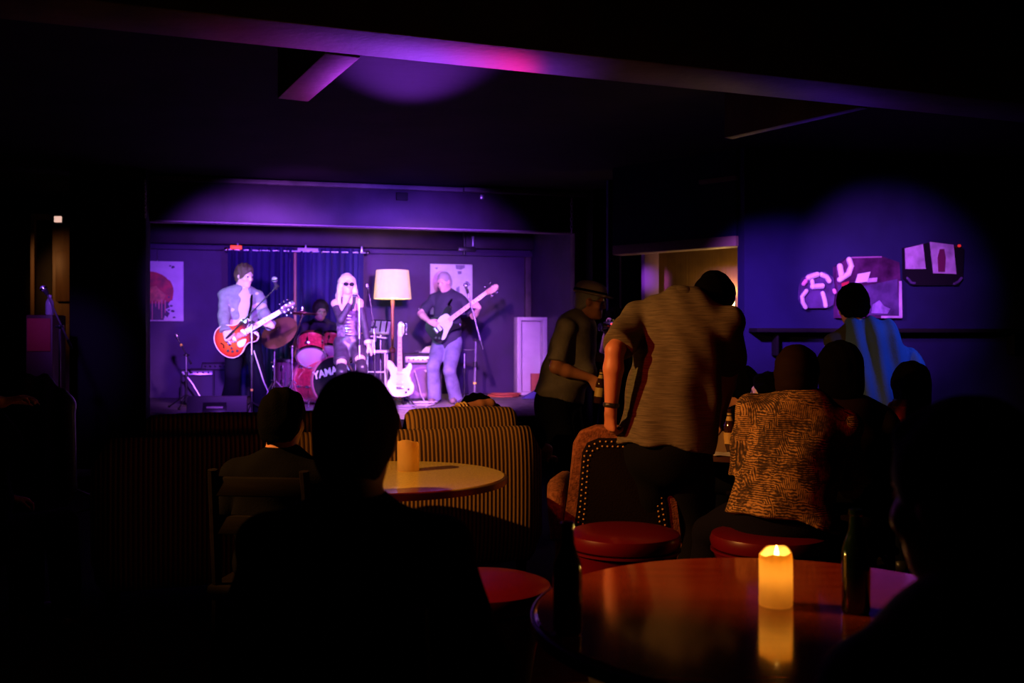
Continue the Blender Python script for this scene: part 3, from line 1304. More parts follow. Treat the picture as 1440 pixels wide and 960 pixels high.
m_canvas = mat('white_canvas', (.82, .76, .80), .8, var=(9, .08), bump=(200, .1))
m_pred = mat('crimson_paint', (.45, .010, .015), .5, var=(10, .5))
m_pora = mat('orange_paint', (.62, .16, .06), .5, var=(14, .45))
m_pdark = mat('ink_paint', (.035, .02, .05), .5, var=(8, .5))
m_pdrip = mat('coral_paint', (.72, .22, .20), .45)
uc, zc = -.10, 1.35 + (475 - 409) / FPX * 13.55
uc = su(258, 4.2) - .41
t = painting('canvas painting of a red dripping jellyfish shape on white, partly behind the broad pillar', uc, zc, .82, .82)
g = MB()
sbox(g, uc - .41, uc + .41, 4.205, 4.245, zc - .41, zc + .41, .004)
g.obj('canvas', m_canvas, t)
rs = random.Random(3)
dome = [(-.36 + .0, -.02)]
for i in range(25):
    a = PI - i * PI / 24
    dome.append((-.13 + .36 * math.cos(a) * (1 + .03 * rs.uniform(-1, 1)), .01 + .26 * math.sin(a) * (1 + .02 * rs.uniform(-1, 1))))
dome += [(.22, -.10), (.16, -.17), (-.30, -.17), (-.38, -.1)]
dark = [(-.40, -.395), (.12, -.395), (.14, -.33), (.17, -.36), (.20, -.30), (.14, -.25), (.20, -.22), (.17, -.14), (.24, -.12), (.22, -.02), (.25, .04), (.20, .15), (.10, .14), (-.40, -.10)]
dome = [(x + .05, z) for x, z in dome]
dark = [(x + .03, z) for x, z in dark]
ppoly('dark_ground', dark, m_pdark, t, uc, zc, .017).obj('dark_ground', m_pdark, t, smooth=0)
ppoly('red_dome', dome, m_pred, t, uc, zc, .0205).obj('red_dome', m_pred, t, smooth=0)
band = [(-.40, .09), (-.25, .06), (-.16, .10), (-.05, .05), (.06, .07), (.10, .02), (.18, -.05), (.14, -.16), (.02, -.13), (-.10, -.16), (-.22, -.12), (-.40, -.15)]
ppoly('orange_band', band, m_pora, t, uc, zc, .024).obj('orange_band', m_pora, t, smooth=0)
g = MB()
for i in range(13):
    x = -.33 + i * .042 + rs.uniform(-.01, .01)
    L = rs.uniform(.06, .26)
    z1 = -.13 + rs.uniform(-.02, .02)
    w = rs.uniform(.005, .011)
    q = ppoly('', [(x - w, z1), (x + w, z1), (x + w * .7, z1 - L), (x, z1 - L - .012), (x - w * .7, z1 - L)], m_pdrip, t, uc, zc, .0275)
    g.add(q.v, q.f)
g.obj('paint_drips', m_pdrip, t, smooth=0)
g = MB()
for x, z, r in ((.20, -.16, .022), (.25, -.20, .020), (.27, -.27, .025), (.22, -.26, .018), (.29, -.36, .018), (.27, .33, .022), (.24, .345, .014), (.22, -.08, .02)):
    pts = [(x + r * (1 + .4 * rs.uniform(-1, 1)) * math.cos(a), z + r * .7 * (1 + .4 * rs.uniform(-1, 1)) * math.sin(a)) for a in [k * PI / 5 for k in range(10)]]
    ppoly('', pts, m_pdark, t, uc, zc, .0275).obj('ink_mark', m_pdark, t, smooth=0)
g = MB()
g.tube([S(uc + .07, 4.22, zc + .41), S(uc + .07, 4.23, zc + .56)], .004, 6)
g.obj('hanging_wire', m_steel, t)

uc, zc = su(635, 4.2), 1.35 + (475 - 406) / FPX * 14.5
t = painting('white canvas painting with pale pink head sketch hanging behind the bass player', uc, zc, .62, .75)
g = MB()
sbox(g, uc - .315, uc + .315, 4.205, 4.245, zc - .37, zc + .37, .004)
g.obj('canvas', m_canvas, t)
m_pp = mat('pale_pink_paint', (.70, .48, .58), .6, var=(12, .2))
m_pg = mat('grey_violet_paint', (.28, .22, .36), .6, var=(12, .3))
face = [(-.16 + .12 * math.cos(a), .10 + .17 * math.sin(a)) for a in [k * PI / 12 for k in range(24)]]
ppoly('x', face, m_pp, t, uc, zc, .0175).obj('pink_sketch', m_pp, t, smooth=0)
g = MB()
for pts in ([(.06, .36), (.20, .36), (.20, .32), (.14, .29), (.07, .30)], [(.09, .27), (.15, .27), (.15, .23), (.10, .22)],
            [(.21, .12), (.25, .12), (.29, .07), (.24, .04), (.22, .08)], [(.07, .02), (.12, .05), (.12, -.15), (.08, -.12)], [(-.25, .31), (-.20, .32), (-.22, .29)]):
    ppoly('', pts, m_pg, t, uc, zc, .0175).obj('grey_mark', m_pg, t, smooth=0)


# ------------------------------------------------------------------ floor lamp
d = 13.2
b0 = PX(552, d, SZ)
t = thing('floor_lamp', 'lit floor lamp with large pale drum shade on a turned wooden stem', 'floor lamp', b0)
zs = 1.35 + (475 - 420) / FPX * d
zt = 1.35 + (475 - 380) / FPX * d
m_shade = mat('shade_linen', (.86, .80, .72), .9, bump=(160, .1))
nt, bs = nodes_of(m_shade)
tr = nt.nodes.new('ShaderNodeBsdfTranslucent')
tr.inputs['Color'].default_value = (.9, .8, .66, 1)
mx = nt.nodes.new('ShaderNodeMixShader')
mx.inputs[0].default_value = .45
nt.links.new(bs.outputs[0], mx.inputs[1])
nt.links.new(tr.outputs[0], mx.inputs[2])
nt.links.new(mx.outputs[0], nt.nodes['Material Output'].inputs['Surface'])
g = MB()
g.lathe([(.250, zs - SZ), (.215, zt - SZ), (.212, zt - SZ), (.247, zs - SZ), (.250, zs - SZ)], b0, 40)
g.obj('shade', m_shade, t)
g = MB()
g.lathe([(0, 0), (.15, 0), (.15, .02), (.06, .045), (.03, .07), (.022, .12), (.034, .2), (.030, .4), (.022, .62), (.040, .64), (.040, .68), (.018, .70), (.021, .95), (.020, 1.2), (.026, zs - SZ - .03), (.012, zs - SZ), (0, zs - SZ)], b0, 20)
g.obj('stem', wood('lamp_wood', (.36, .12, .05), (.50, .20, .09), (20, 20, 2), .35), t)
g = MB()
g.sphere(b0 + V((0, 0, zs - SZ + .16)), .045, 14)
g.cyl(b0 + V((0, 0, zs - SZ - .01)), b0 + V((0, 0, zs - SZ + .13)), .014, n=10)
g.obj('bulb', mat('lamp_bulb', (1, .85, .6), .4, emit=((1, .70, .36), 6)), t)
g = MB()
for k in range(3):
    a = k * 2 * PI / 3
    g.cyl(b0 + V((0, 0, zt - SZ - .03)), b0 + V((.21 * math.cos(a), .21 * math.sin(a), zt - SZ - .02)), .003, n=6)
g.cyl(b0 + V((0, 0, zs - SZ)), b0 + V((0, 0, zt - SZ - .02)), .005, n=6)
g.obj('shade_frame', m_steel, t)


# ------------------------------------------------------------------ guitars
def smooth_outline(ctrl, n=8):
    """closed Catmull-Rom through control points"""
    out = []
    N = len(ctrl)
    for i in range(N):
        p0, p1, p2, p3 = [npv(ctrl[(i + k - 1) % N]) for k in range(4)]
        for j in range(n):
            t = j / n
            out.append(tuple(.5 * ((2 * p1) + (-p0 + p2) * t + (2 * p0 - 5 * p1 + 4 * p2 - p3) * t * t + (-p0 + 3 * p1 - 3 * p2 + p3) * t ** 3)))
    return out


def scaled(pts, f, c=(0, 0)):
    return [(c[0] + (x - c[0]) * f, c[1] + (y - c[1]) * f) for x, y in pts]


def guitar(label, T, style, m_body, neck_len, strings, pick=None, group=None):
    """local frame: x towards the headstock, y across, z out of the front; origin mid body"""
    org = T @ V((0, 0, 0))
    name = 'bass_guitar' if strings == 4 else 'electric_guitar'
    t = thing(name, label, 'guitar', org, group)
    if style == 'round':
        half = [(-.225, 0), (-.205, .095), (-.14, .165), (-.05, .172), (.03, .125), (.08, .115), (.15, .135), (.195, .105), (.20, .055), (.15, .035)]
        ctrl = half + [(.15, -.035), (.20, -.055), (.195, -.105), (.15, -.135), (.08, -.115), (.03, -.125), (-.05, -.172), (-.14, -.165), (-.205, -.095)]
    else:
        ctrl = [(-.20, 0), (-.19, .09), (-.13, .155), (-.04, .155), (.03, .115), (.09, .12), (.17, .155), (.235, .14), (.20, .085), (.14, .045),
                (.13, -.04), (.16, -.085), (.205, -.115), (.165, -.145), (.09, -.125), (.02, -.115), (-.06, -.165), (-.15, -.155), (-.19, -.085)]
    out = smooth_outline(ctrl, 6)
    th = .045
    MB(T).prism(out, -th / 2, th / 2, .006).obj('body', m_body, t)
    if style == 'round':
        g = MB(T)
        g.tube([(x, y, th / 2) for x, y in out], .0045, 6, closed=True)
        g.tube([(x, y, -th / 2) for x, y in out], .0045, 6, closed=True)
        g.obj('binding', mat('cream_binding', (.80, .76, .66), .4), t)
    x0 = .12
    x1 = x0 + neck_len
    mw = mat('maple', (.52, .36, .20), .35)
    g = MB(T)
    g.add([(x0, -.028, .0), (x0, .028, 0), (x0, .028, .032), (x0, -.028, .032), (x1, -.021, .012), (x1, .021, .012), (x1, .021, .032), (x1, -.021, .032)],
          [[0, 1, 2, 3], [7, 6, 5, 4], [0, 4, 5, 1], [1, 5, 6, 2], [2, 6, 7, 3], [3, 7, 4, 0]])
    g.obj('neck', mw, t)
    fb = mat('fretboard_' + style, (.62, .50, .40) if style == 'round' else (.60, .45, .28), .4)
    g = MB(T)
    g.add([(x0 - .01, -.029, .032), (x0 - .01, .029, .032), (x0 - .01, .029, .038), (x0 - .01, -.029, .038), (x1, -.022, .032), (x1, .022, .032), (x1, .022, .038), (x1, -.022, .038)],
          [[0, 1, 2, 3], [7, 6, 5, 4], [0, 4, 5, 1], [1, 5, 6, 2], [2, 6, 7, 3], [3, 7, 4, 0]])
    f = g.obj('fretboard', fb, t)
    for k in range(1, 19):
        xx = x1 - (neck_len + .0) * 1.45 * (1 - 2 ** (-k / 12.0))
        if xx > x0:
            MB(T).box((xx, 0, .0385), (.004, .05, .003)).obj('fret', m_steel, f)
    for k in (3, 5, 7, 9, 12, 15):
        xx = x1 - neck_len * 1.45 * (1 - 2 ** (-(k - .5) / 12.0))
        if xx > x0:
            MB(T).box((xx, 0, .0386), (.012, .022, .002)).obj('inlay', mat('inlay_dark', (.08, .05, .04), .4), f)
    # headstock
    if style == 'round':
        hs = [(x1 - .01, -.024), (x1 + .03, -.035), (x1 + .12, -.045), (x1 + .175, -.038), (x1 + .165, 0), (x1 + .175, .038), (x1 + .12, .045), (x1 + .03, .035), (x1 - .01, .024)]
    else:
        hs = [(x1 - .01, -.023), (x1 + .03, -.035), (x1 + .05, -.050), (x1 + .10, -.052), (x1 + .15, -.048), (x1 + .175, -.020), (x1 + .17, .010), (x1 + .14, .026), (x1 + .10, .020), (x1 + .04, .030), (x1 - .01, .023)]
    hm = mat('head_black', (.03, .025, .03), .3) if style == 'round' else (m_body if strings == 6 else mw)
    MB(T).prism(hs, .010, .027, .003).obj('headstock', hm, t)
    for k in range(strings):
        if style == 'round' or strings == 4:
            sgn = 1 if k % 2 else -1
            xx = x1 + .035 + (k // 2) * (.048 if strings == 6 else .075)
            yy = .036 * sgn
        else:
            sgn, xx, yy = -1, x1 + .03 + k * .025, -.042
        g = MB(T)
        g.cyl((xx, yy, .02), (xx, yy + sgn * .022, .02), .005, n=8)
        r = .013 if strings == 6 else .021
        g.sphere((xx, yy + sgn * .034, .02), (r, r * .8, r * .5), 10)
        g.cyl((xx, yy * .7, .02), (xx, yy * .7, .042), .006, n=8)
        g.obj('tuning_peg', m_chrome, t)
    pm = mat('pickup_cover', (.7, .68, .7), .25, .8) if style == 'round' else mat('white_pickup', (.75, .73, .72), .4)
    for xx in ((.085, -.035) if strings == 6 else (.03, -.04)):
        MB(T).box((xx, 0, .030), (.038, .082, .018), None, .004).obj('pickup', pm, t)
    MB(T).box((-.095, 0, .031), (.03, .085, .016), None, .004).obj('bridge', m_chrome, t)
    if style == 'round':
        MB(T).tube([(-.165, -.03, .028), (-.15, 0, .034), (-.165, .03, .028)], .008, 8).obj('tailpiece', m_chrome, t)
    for xx, yy in ((-.11, -.105), (-.145, -.075), (-.065, -.125), (-.10, -.07))[:4 if style == 'round' else 2]:
        MB(T).lathe([(0, .02), (.013, .02), (.012, .040), (.009, .043), (0, .043)], (xx, yy, 0), 12).obj('knob', m_chrome if strings == 4 else mat('black_knob', (.02, .02, .02), .3), t)
    if pick:
        for pts, mm in pick:
            MB(T).prism(smooth_outline(pts, 4), th / 2, th / 2 + .004, .0).obj('pickguard', mm, t)
    for k in range(strings):
        y0 = (k - (strings - 1) / 2) * (.052 / (strings - 1))
        y1 = y0 * .68
        MB(T).cyl((-.11, y0, .044), (x1, y1, .042), .0009 if strings == 6 else .0016, n=4).obj('string', m_steel, t)
    return t


def gT(pos, ang, yaw, pitch_back=0.0):
    """guitar frame: neck rises by ang towards +X of the photo; front towards the camera"""
    a = math.radians(ang)
    R = Matrix.Rotation(math.radians(yaw), 4, 'Z') @ Matrix(((1, 0, 0, 0), (0, 0, -1, 0), (0, 1, 0, 0), (0, 0, 0, 1))) @ Matrix.Rotation(a, 4, 'Z') @ Matrix.Rotation(pitch_back, 4, 'X')
    return Matrix.Translation(pos) @ R


m_burst = mat('sunburst', (.5, .05, .01), .18, coat=1.0)
nt, bs = nodes_of(m_burst)
grd = nt.nodes.new('ShaderNodeTexGradient')
grd.gradient_type = 'SPHERICAL'
mp = nt.nodes.new('ShaderNodeMapping')
mp.vector_type = 'POINT'
mp.inputs['Location'].default_value = (.18, 0, .12)
mp.inputs['Scale'].default_value = (3.6, 3.6, 3.6)
tc = nt.nodes.new('ShaderNodeTexCoord')
nt.links.new(tc.outputs['Object'], mp.inputs['Vector'])
nt.links.new(mp.outputs['Vector'], grd.inputs['Vector'])
nt.links.new(ramp(nt, grd.outputs['Fac'], [(.0, (.012, .004, .003)), (.28, (.05, .006, .002)), (.45, (.45, .025, .004)), (.8, (.80, .12, .01))]), bs.inputs['Base Color'])
m_blackgl = mat('gloss_black', (.012, .012, .016), .15, coat=1.0)
m_whitegl = mat('gloss_white', (.85, .85, .80), .22, coat=.6)
m_mint = mat('pearl_pickguard', (.62, .74, .66), .3)
D_G, D_B, D_S = 10.6, 12.5, 11.2
T_burst = gT(P(333, 474, D_G - .24), 31, 8)
guitar('sunburst electric guitar with cream edge binding, strummed by the man in the open shirt', T_burst, 'round', m_burst, .40, 6,
       [([(-.02, -.05), (.06, -.055), (.07, -.075), (.02, -.115), (-.03, -.10)], mat('cream_binding', (.80, .76, .66), .4))])
T_bass = gT(P(622, 458, D_B - .26), 36, -8)
guitar('dark bass guitar with mint pickguard, held by the bass player', T_bass, 'strat', m_blackgl, .56, 4,
       [([(.15, .02), (.13, .09), (.03, .10), (-.02, .06), (-.01, -.05), (-.10, -.13), (-.06, -.15), (.03, -.10), (.13, -.05)], m_mint)])
# white guitar on a stand
gb = P(563, 534, 11.9)
T_white = gT(gb, 90, 4, math.radians(-9))
guitar('white electric guitar standing upright on a stand beside the floor lamp', T_white, 'strat', m_whitegl, .40, 6,
       [([(.11, -.02), (.11, -.09), (.03, -.10), (-.08, -.12), (-.10, -.07), (-.03, -.03)], mat('white_pickguard', (.80, .80, .78), .3))])
t = thing('guitar_stand', 'black tubular stand holding the white electric guitar', 'guitar stand', V((gb.x, gb.y + .1, SZ)))
g = MB()
g.tube([V((gb.x, gb.y + .13, SZ + .45)), V((gb.x, gb.y + .17, SZ + .66)), V((gb.x, gb.y + .20, SZ + .68))], .012, 8)
g.cyl(V((gb.x, gb.y + .10, SZ + .15)), V((gb.x, gb.y + .13, SZ + .46)), .012, n=10)
g.obj('upright', m_bmetal, t)
for q in (-1, 1):
    g = MB()
    g.tube([V((gb.x, gb.y + .1, SZ + .2)), V((gb.x + q * .17, gb.y + .02, SZ + .012))], .011, 8)
    g.obj('leg', m_bmetal, t)
    g = MB()
    g.tube([V((gb.x + q * .02, gb.y + .10, SZ + .13)), V((gb.x + q * .10, gb.y + .07, SZ + .115)), V((gb.x + q * .10, gb.y - .07, SZ + .10)), V((gb.x + q * .10, gb.y - .08, SZ + .13))], .010, 8)
    g.obj('cradle_arm', m_bmetal, t)
g = MB()
g.tube([V((gb.x, gb.y + .1, SZ + .2)), V((gb.x, gb.y + .30, SZ + .012))], .011, 8)
g.obj('leg', m_bmetal, t)


# ------------------------------------------------------------------ drums
def drum(name, label, c, axis, R, L, m_shell, m_head, m_back, nl, lugsz=.02, hoopm=None, group=None):
    """c: middle of the shell, axis: towards the head that the audience sees"""
    axis = V(axis).normalized()
    t = thing(name, label, 'drum', c, group)
    x, y, z = basis((0, 0, 0), axis)
    g = MB()
    g.lathe([(R, -L / 2), (R, L / 2), (R - .012, L / 2), (R - .012, -L / 2), (R, -L / 2)], c, 48, axis)
    g.obj('shell', m_shell, t)
    for s, m in ((1, m_head), (-1, m_back)):
        g = MB()
        h = s * L / 2
        g.lathe([(0, h - s * .001), (R - .004, h - s * .001), (R - .002, h + s * .006), (R - .012, h + s * .010), (0, h + s * .012)], c, 48, axis)
        g.obj('drum_head', m, t)
        g = MB()
        g.lathe([(R + .002, h - s * .018), (R + .016, h - s * .018), (R + .018, h + s * .018), (R + .004, h + s * .020), (R - .004, h + s * .012), (R + .002, h - s * .018)], c, 48, axis)
        g.obj('hoop', hoopm or m_chrome, t)
    for k in range(nl):
        a = 2 * PI * (k + .5) / nl
        dr = x * math.cos(a) + y * math.sin(a)
        g = MB()
        for s in ((-1, 1) if L > .25 else (0,)):
            p = c + axis * (s * L * .24) + dr * (R + .010)
            Rm = Matrix((dr, axis.cross(dr), axis)).transposed()
            g.box(p, (lugsz, lugsz * 1.1, lugsz * 2.6), Rm, .005)
        g.cyl(c + axis * (-L / 2) + dr * (R + .014), c + axis * (L / 2) + dr * (R + .014), .0042, n=6)
        g.obj('lug', m_chrome, t)
    return t


m_red = mat('red_lacquer', (.50, .03, .07), .2, coat=1.0, var=(30, .35))
m_clear = mat('clear_head', (.60, .45, .50), .25)
m_whead = mat('white_head', (.80, .78, .78), .45)
m_bhead = mat('black_head', (.012, .012, .016), .25)
m_darkshell = mat('plum_lacquer', (.10, .035, .09), .2, coat=1.0)
DK = 12.0
fa = facedir(44)
bdc = V((PX(468, DK, SZ + .305))) - V(fa) * .0
bd = drum('bass_drum', 'bass drum with black front head lettered in white, facing the audience', bdc + V(-fa) * .20, fa, .285, .40, m_red, m_bhead, m_whead, 8, .026, hoopm=mat('plum_hoop', (.45, .12, .20), .25, coat=1.0))
# lettering on the front head
cu = bpy.data.curves.new('lettering', 'FONT')
cu.body = 'YAMAHA'
cu.align_x = 'CENTER'
cu.align_y = 'CENTER'
cu.size = .125
cu.extrude = .0015
cu.offset = .0035
tmp = bpy.data.objects.new('tmp_text', cu)
COL.objects.link(tmp)
dg = bpy.context.evaluated_depsgraph_get()
me = bpy.data.meshes.new_from_object(tmp.evaluated_get(dg))
bpy.data.objects.remove(tmp)
fr = bdc + V(fa) * .016
xr = V((math.cos(math.radians(44)), math.sin(math.radians(44)), 0))
Mx = Matrix((xr, V((0, 0, 1)), V(fa))).transposed()
for v in me.vertices:
    q = v.co.copy()
    c_, s_ = math.cos(.20), math.sin(.20)
    q.x, q.y = q.x * c_ - q.y * s_ - .03, q.x * s_ + q.y * c_
    # letters follow an upper arc of the head
    w = fr + Mx @ V((q.x, q.y + .112, q.z))
    v.co = w - V(bd['_o'])
me.materials.append(mat('white_print', (.85, .82, .85), .5))
link('lettering', me, bd, bd['_o'])
for q in (1, -1):
    g = MB()
    a = bdc + xr * (.26 * q) + V(-fa) * .12 + V((0, 0, -.12))
    b = bdc + xr * (.36 * q) + V(fa) * .03
    b.z = SZ + .01
    g.cyl(a, b, .009, n=8)
    g.sphere(b, .014, 8)
    g.obj('spur', m_chrome, bd)
# rack tom
tc_ = P(438, 491, DK - .02)
ta = V((.10, -.62, -.62)).normalized()
tom = drum('rack_tom', 'red rack tom with chrome hoops tilted above the bass drum', tc_, ta, .165, .25, m_red, m_clear, m_whead, 6, .024)
g = MB()
bp_ = tc_ + ta.cross(V((1, 0, 0))) * 0
g.box(tc_ - V((0, 0, 0)) + V((-.02, -.155, .075)), (.06, .012, .045), None, .004)
g.obj('badge', m_chrome, tom)
g = MB()
g.tube([tc_ + V((.08, .10, -.10)), tc_ + V((.10, .12, -.24)), tc_ + V((.12, .10, -.34))], .016, 8)
g.obj('tom_mount', m_chrome, tom)
tom2 = drum('rack_tom', 'second rack tom mostly hidden beside the singer', P(466, 487, DK + .15), V((-.05, -.60, -.62)), .14, .21, m_red, m_clear, m_whead, 6, .024)
g = MB()
p2 = P(466, 487, DK + .15)
g.tube([p2 + V((-.08, .10, -.08)), p2 + V((-.12, .06, -.22)), p2 + V((-.14, .0, -.30))], .016, 8)
g.obj('tom_mount', m_chrome, tom2)
# floor tom
ft = V(PX(407, 12.35, SZ + .36))
flt = drum('floor_tom', 'dark floor tom on chrome legs behind the crash cymbal stand', ft, (0, 0, 1), .185, .36, m_darkshell, m_whead, m_whead, 6, .028)
for k in range(3):
    a = 2 * PI * k / 3 + .5
    g = MB()
    p = ft + V((.20 * math.cos(a), .20 * math.sin(a), .05))
    q = V((p.x, p.y, SZ + .015))
    g.cyl(p, q, .008, n=8)
    g.sphere(q, .014, 8)
    g.obj('leg', m_chrome, flt)
# snare on a stand
sn = V(PX(478, 12.55, SZ + .60))
snd = drum('snare_drum', 'shallow snare drum in front of the drummer beside the singer', sn, V((0, -.1, 1)), .175, .14, m_chrome, m_whead, m_whead, 8, .02)
g = MB()
for k in range(3):
    a = 2 * PI * k / 3 + .3
    g.tube([sn + V((.16 * math.cos(a), .16 * math.sin(a), -.06)), sn + V((.1 * math.cos(a), .1 * math.sin(a), -.12)), sn + V((0, 0, -.2))], .008, 6)
g.cyl(sn + V((0, 0, -.2)), sn + V((0, 0, -.45)), .012, n=8)
for k in range(3):
    a = 2 * PI * k / 3 + .9
    g.tube([sn + V((0, 0, -.35)), V((sn.x + .22 * math.cos(a), sn.y + .22 * math.sin(a), SZ + .012))], .009, 6)
g.obj('snare_stand', m_chrome, snd)


def cymbal(name, label, c, axis, R, m):
    o = MB().lathe([(0, .030), (.012, .030), (.03, .026), (.05, .014), (.06, .009), (R * .6, .003), (R, -.008), (R, -.0095), (R * .6, .0012), (.06, .007), (.05, .012), (.03, .023), (0, .027)], c, 48, axis).obj(name, m, None, origin=c)
    return tag(o, label, 'cymbal', None)


m_cym = mat('bronze', (.58, .34, .16), .40, .55, bump=(60, .1))
m_cym2 = mat('rose_bronze', (.50, .16, .14), .30, .6, bump=(60, .1))


def cstand(name, label, base, joints, r=.012, legs=True, spread=.30, lz=.32, cat='cymbal stand'):
    """base: floor point; joints: list of points up the stand"""
    t = thing(name, label, cat, base)
    g = MB()
    g.cyl(base + V((0, 0, .05)), joints[0], r, n=10)
    g.obj('pole', m_chrome, t)
    for i, (a, b) in enumerate(zip(joints, joints[1:])):
        g = MB()
        g.cyl(a, b, r * .8, n=10)
        g.obj('boom_arm', m_chrome, t)
        g = MB()
        g.sphere(a, r * 1.9, 10)
        g.cyl(a - V((.03, 0, 0)), a + V((.03, 0, 0)), r * .8, n=8)
        g.obj('clutch', m_chrome, t)
    h = joints[0].z - base.z
    for f in (.45, .75):
        g = MB()
        c = base + (joints[0] - base) * f
        g.cyl(c - V((0, 0, .025)), c + V((0, 0, .025)), r * 1.7, n=10)
        g.cyl(c, c + V((-.04, -.01, 0)), r * .6, n=8)
        g.obj('collar', m_chrome, t)
    if legs:
        for k in range(3):
            a = 2 * PI * k / 3 + .4
            f = V((base.x + spread * math.cos(a), base.y + spread * math.sin(a), base.z + .014))
            g = MB()
            top = base + V((0, 0, lz))
            g.cyl(top, f, r * .75, n=8)
            g.cyl(base + V((0, 0, .10)), top + (f - top) * .55, r * .5, n=8)
            l = g.obj('leg', m_chrome, t)
            MB().sphere(f, .017, 8).obj('rubber_foot', m_rubber, l)
    return t


# ride cymbal at the side of the kit
rc = P(392, 467, 11.75)
cymbal('ride_cymbal', 'large tilted ride cymbal behind the sunburst guitar neck', rc, V((-.30, -.74, .60)), .235, m_cym)
rb = PX(386, 11.85, SZ)
cstand('cymbal_stand', 'straight chrome stand under the ride cymbal, next to the guitarist', rb, [V((rb.x, rb.y, rc.z - .18)), rc - V((.0, -.06, .06)), rc + V((-.01, -.03, .05))])
cc = P(425, 440, 12.0)
cymbal('crash_cymbal', 'reddish crash cymbal seen edge-on above the rack tom', cc, V((.02, .05, 1)), .20, m_cym2)
cb = PX(411, 12.05, SZ)
cstand('cymbal_stand', 'chrome boom stand carrying the reddish crash cymbal', cb, [V((cb.x, cb.y, P(411, 487, 12.05).z)), cc - V((0, 0, .03)), cc + V((0, 0, .07))])
g = MB()
g.lathe([(0, .02), (.02, .02), (.024, .0), (0, .0)], cc + V((0, 0, .035)), 12)
tag(g.obj('wing_nut', m_chrome, None, origin=cc + V((0, 0, .04))), 'chrome wing nut on top of the crash cymbal', 'nut')
hb = PX(500, 12.7, SZ)
hc = V((hb.x, hb.y, SZ + .88))
cymbal('hi_hat', 'hi-hat cymbal pair beside the singer hip', hc, V((0, 0, 1)), .18, m_cym)
cstand('hi_hat_stand', 'chrome hi-hat stand behind the singer', hb, [V((hb.x, hb.y, SZ + .80)), hc + V((0, 0, .10))])

# keyboard-like bright percussion rack by the lamp
pc = P(535, 460, 12.6)
t = thing('music_stand', 'shiny tilted music stand with folded sheets between singer and floor lamp', 'music stand', V((pc.x, pc.y, SZ)))
Rm = Matrix.Rotation(math.radians(-28), 3, 'X') @ Matrix.Rotation(math.radians(4), 3, 'Y')
g = MB()
g.box(pc, (.24, .008, .20), Rm, .003)
g.box(pc + Rm @ V((0, -.03, -.10)), (.24, .06, .008), Rm, .003)
g.obj('tray', mat('bright_steel', (.75, .75, .78), .3, .7), t)
g = MB()
for q in (-.075, 0, .075):
    g.box(pc + Rm @ V((q, -.008, 0)), (.02, .006, .17), Rm, .002)
g.box(pc + Rm @ V((0, -.010, .09)), (.25, .008, .018), Rm, .003)
g.obj('rib', m_chrome, t)
g = MB()
g.cyl(V((pc.x, pc.y + .02, SZ + .1)), pc + V((0, .02, -.03)), .012, n=10)
g.obj('pole', m_chrome, t)
for k in range(3):
    a = 2 * PI * k / 3 + .2
    g = MB()
    g.cyl(V((pc.x, pc.y + .02, SZ + .28)), V((pc.x + .25 * math.cos(a), pc.y + .02 + .25 * math.sin(a), SZ + .01)), .008, n=8)
    g.obj('leg', m_chrome, t)
g = MB()
p = P(533, 474, 12.5)
g.box(p, (.20, .13, .018), Matrix.Rotation(.12, 3, 'Y'), .004)
tag(g.obj('note_pad', mat('paper', (.82, .80, .78), .8), None, origin=p), 'white pad of paper lying below the shiny music stand', 'paper')
# small white stool/side table
sc_ = P(529, 494, 12.3)
t = thing('side_table', 'small white side table on thin legs beside the singer, holding a cup', 'table', V((sc_.x, sc_.y, SZ)))
MB().box(sc_, (.30, .26, .035), None, .01).obj('table_top', mat('white_laminate', (.78, .76, .78), .4), t)
for q in (-1, 1):
    for w in (-1, 1):
        MB().cyl(sc_ + V((q * .12, w * .10, -.01)), V((sc_.x + q * .135, sc_.y + w * .115, SZ + .002)), .011, n=8).obj('leg', _M['white_laminate'], t)
MB().cyl(sc_ + V((.13, -.11, -.25)), sc_ + V((-.13, -.11, -.25)), .008, n=8).obj('stretcher', _M['white_laminate'], t)
p = sc_ + V((-.05, -.05, .018))
t = thing('cup', 'white cup on the small side table beside the singer', 'cup', p)
MB().lathe([(0, 0), (.030, 0), (.038, .12), (.035, .12), (.028, .006), (0, .006)], p, 20).obj('cup_body', m_whitegl, t)
MB().lathe([(.036, .118), (.041, .118), (.041, .128), (.0, .130)], p, 20).obj('lid', mat('white_plastic', (.8, .78, .8)), t)


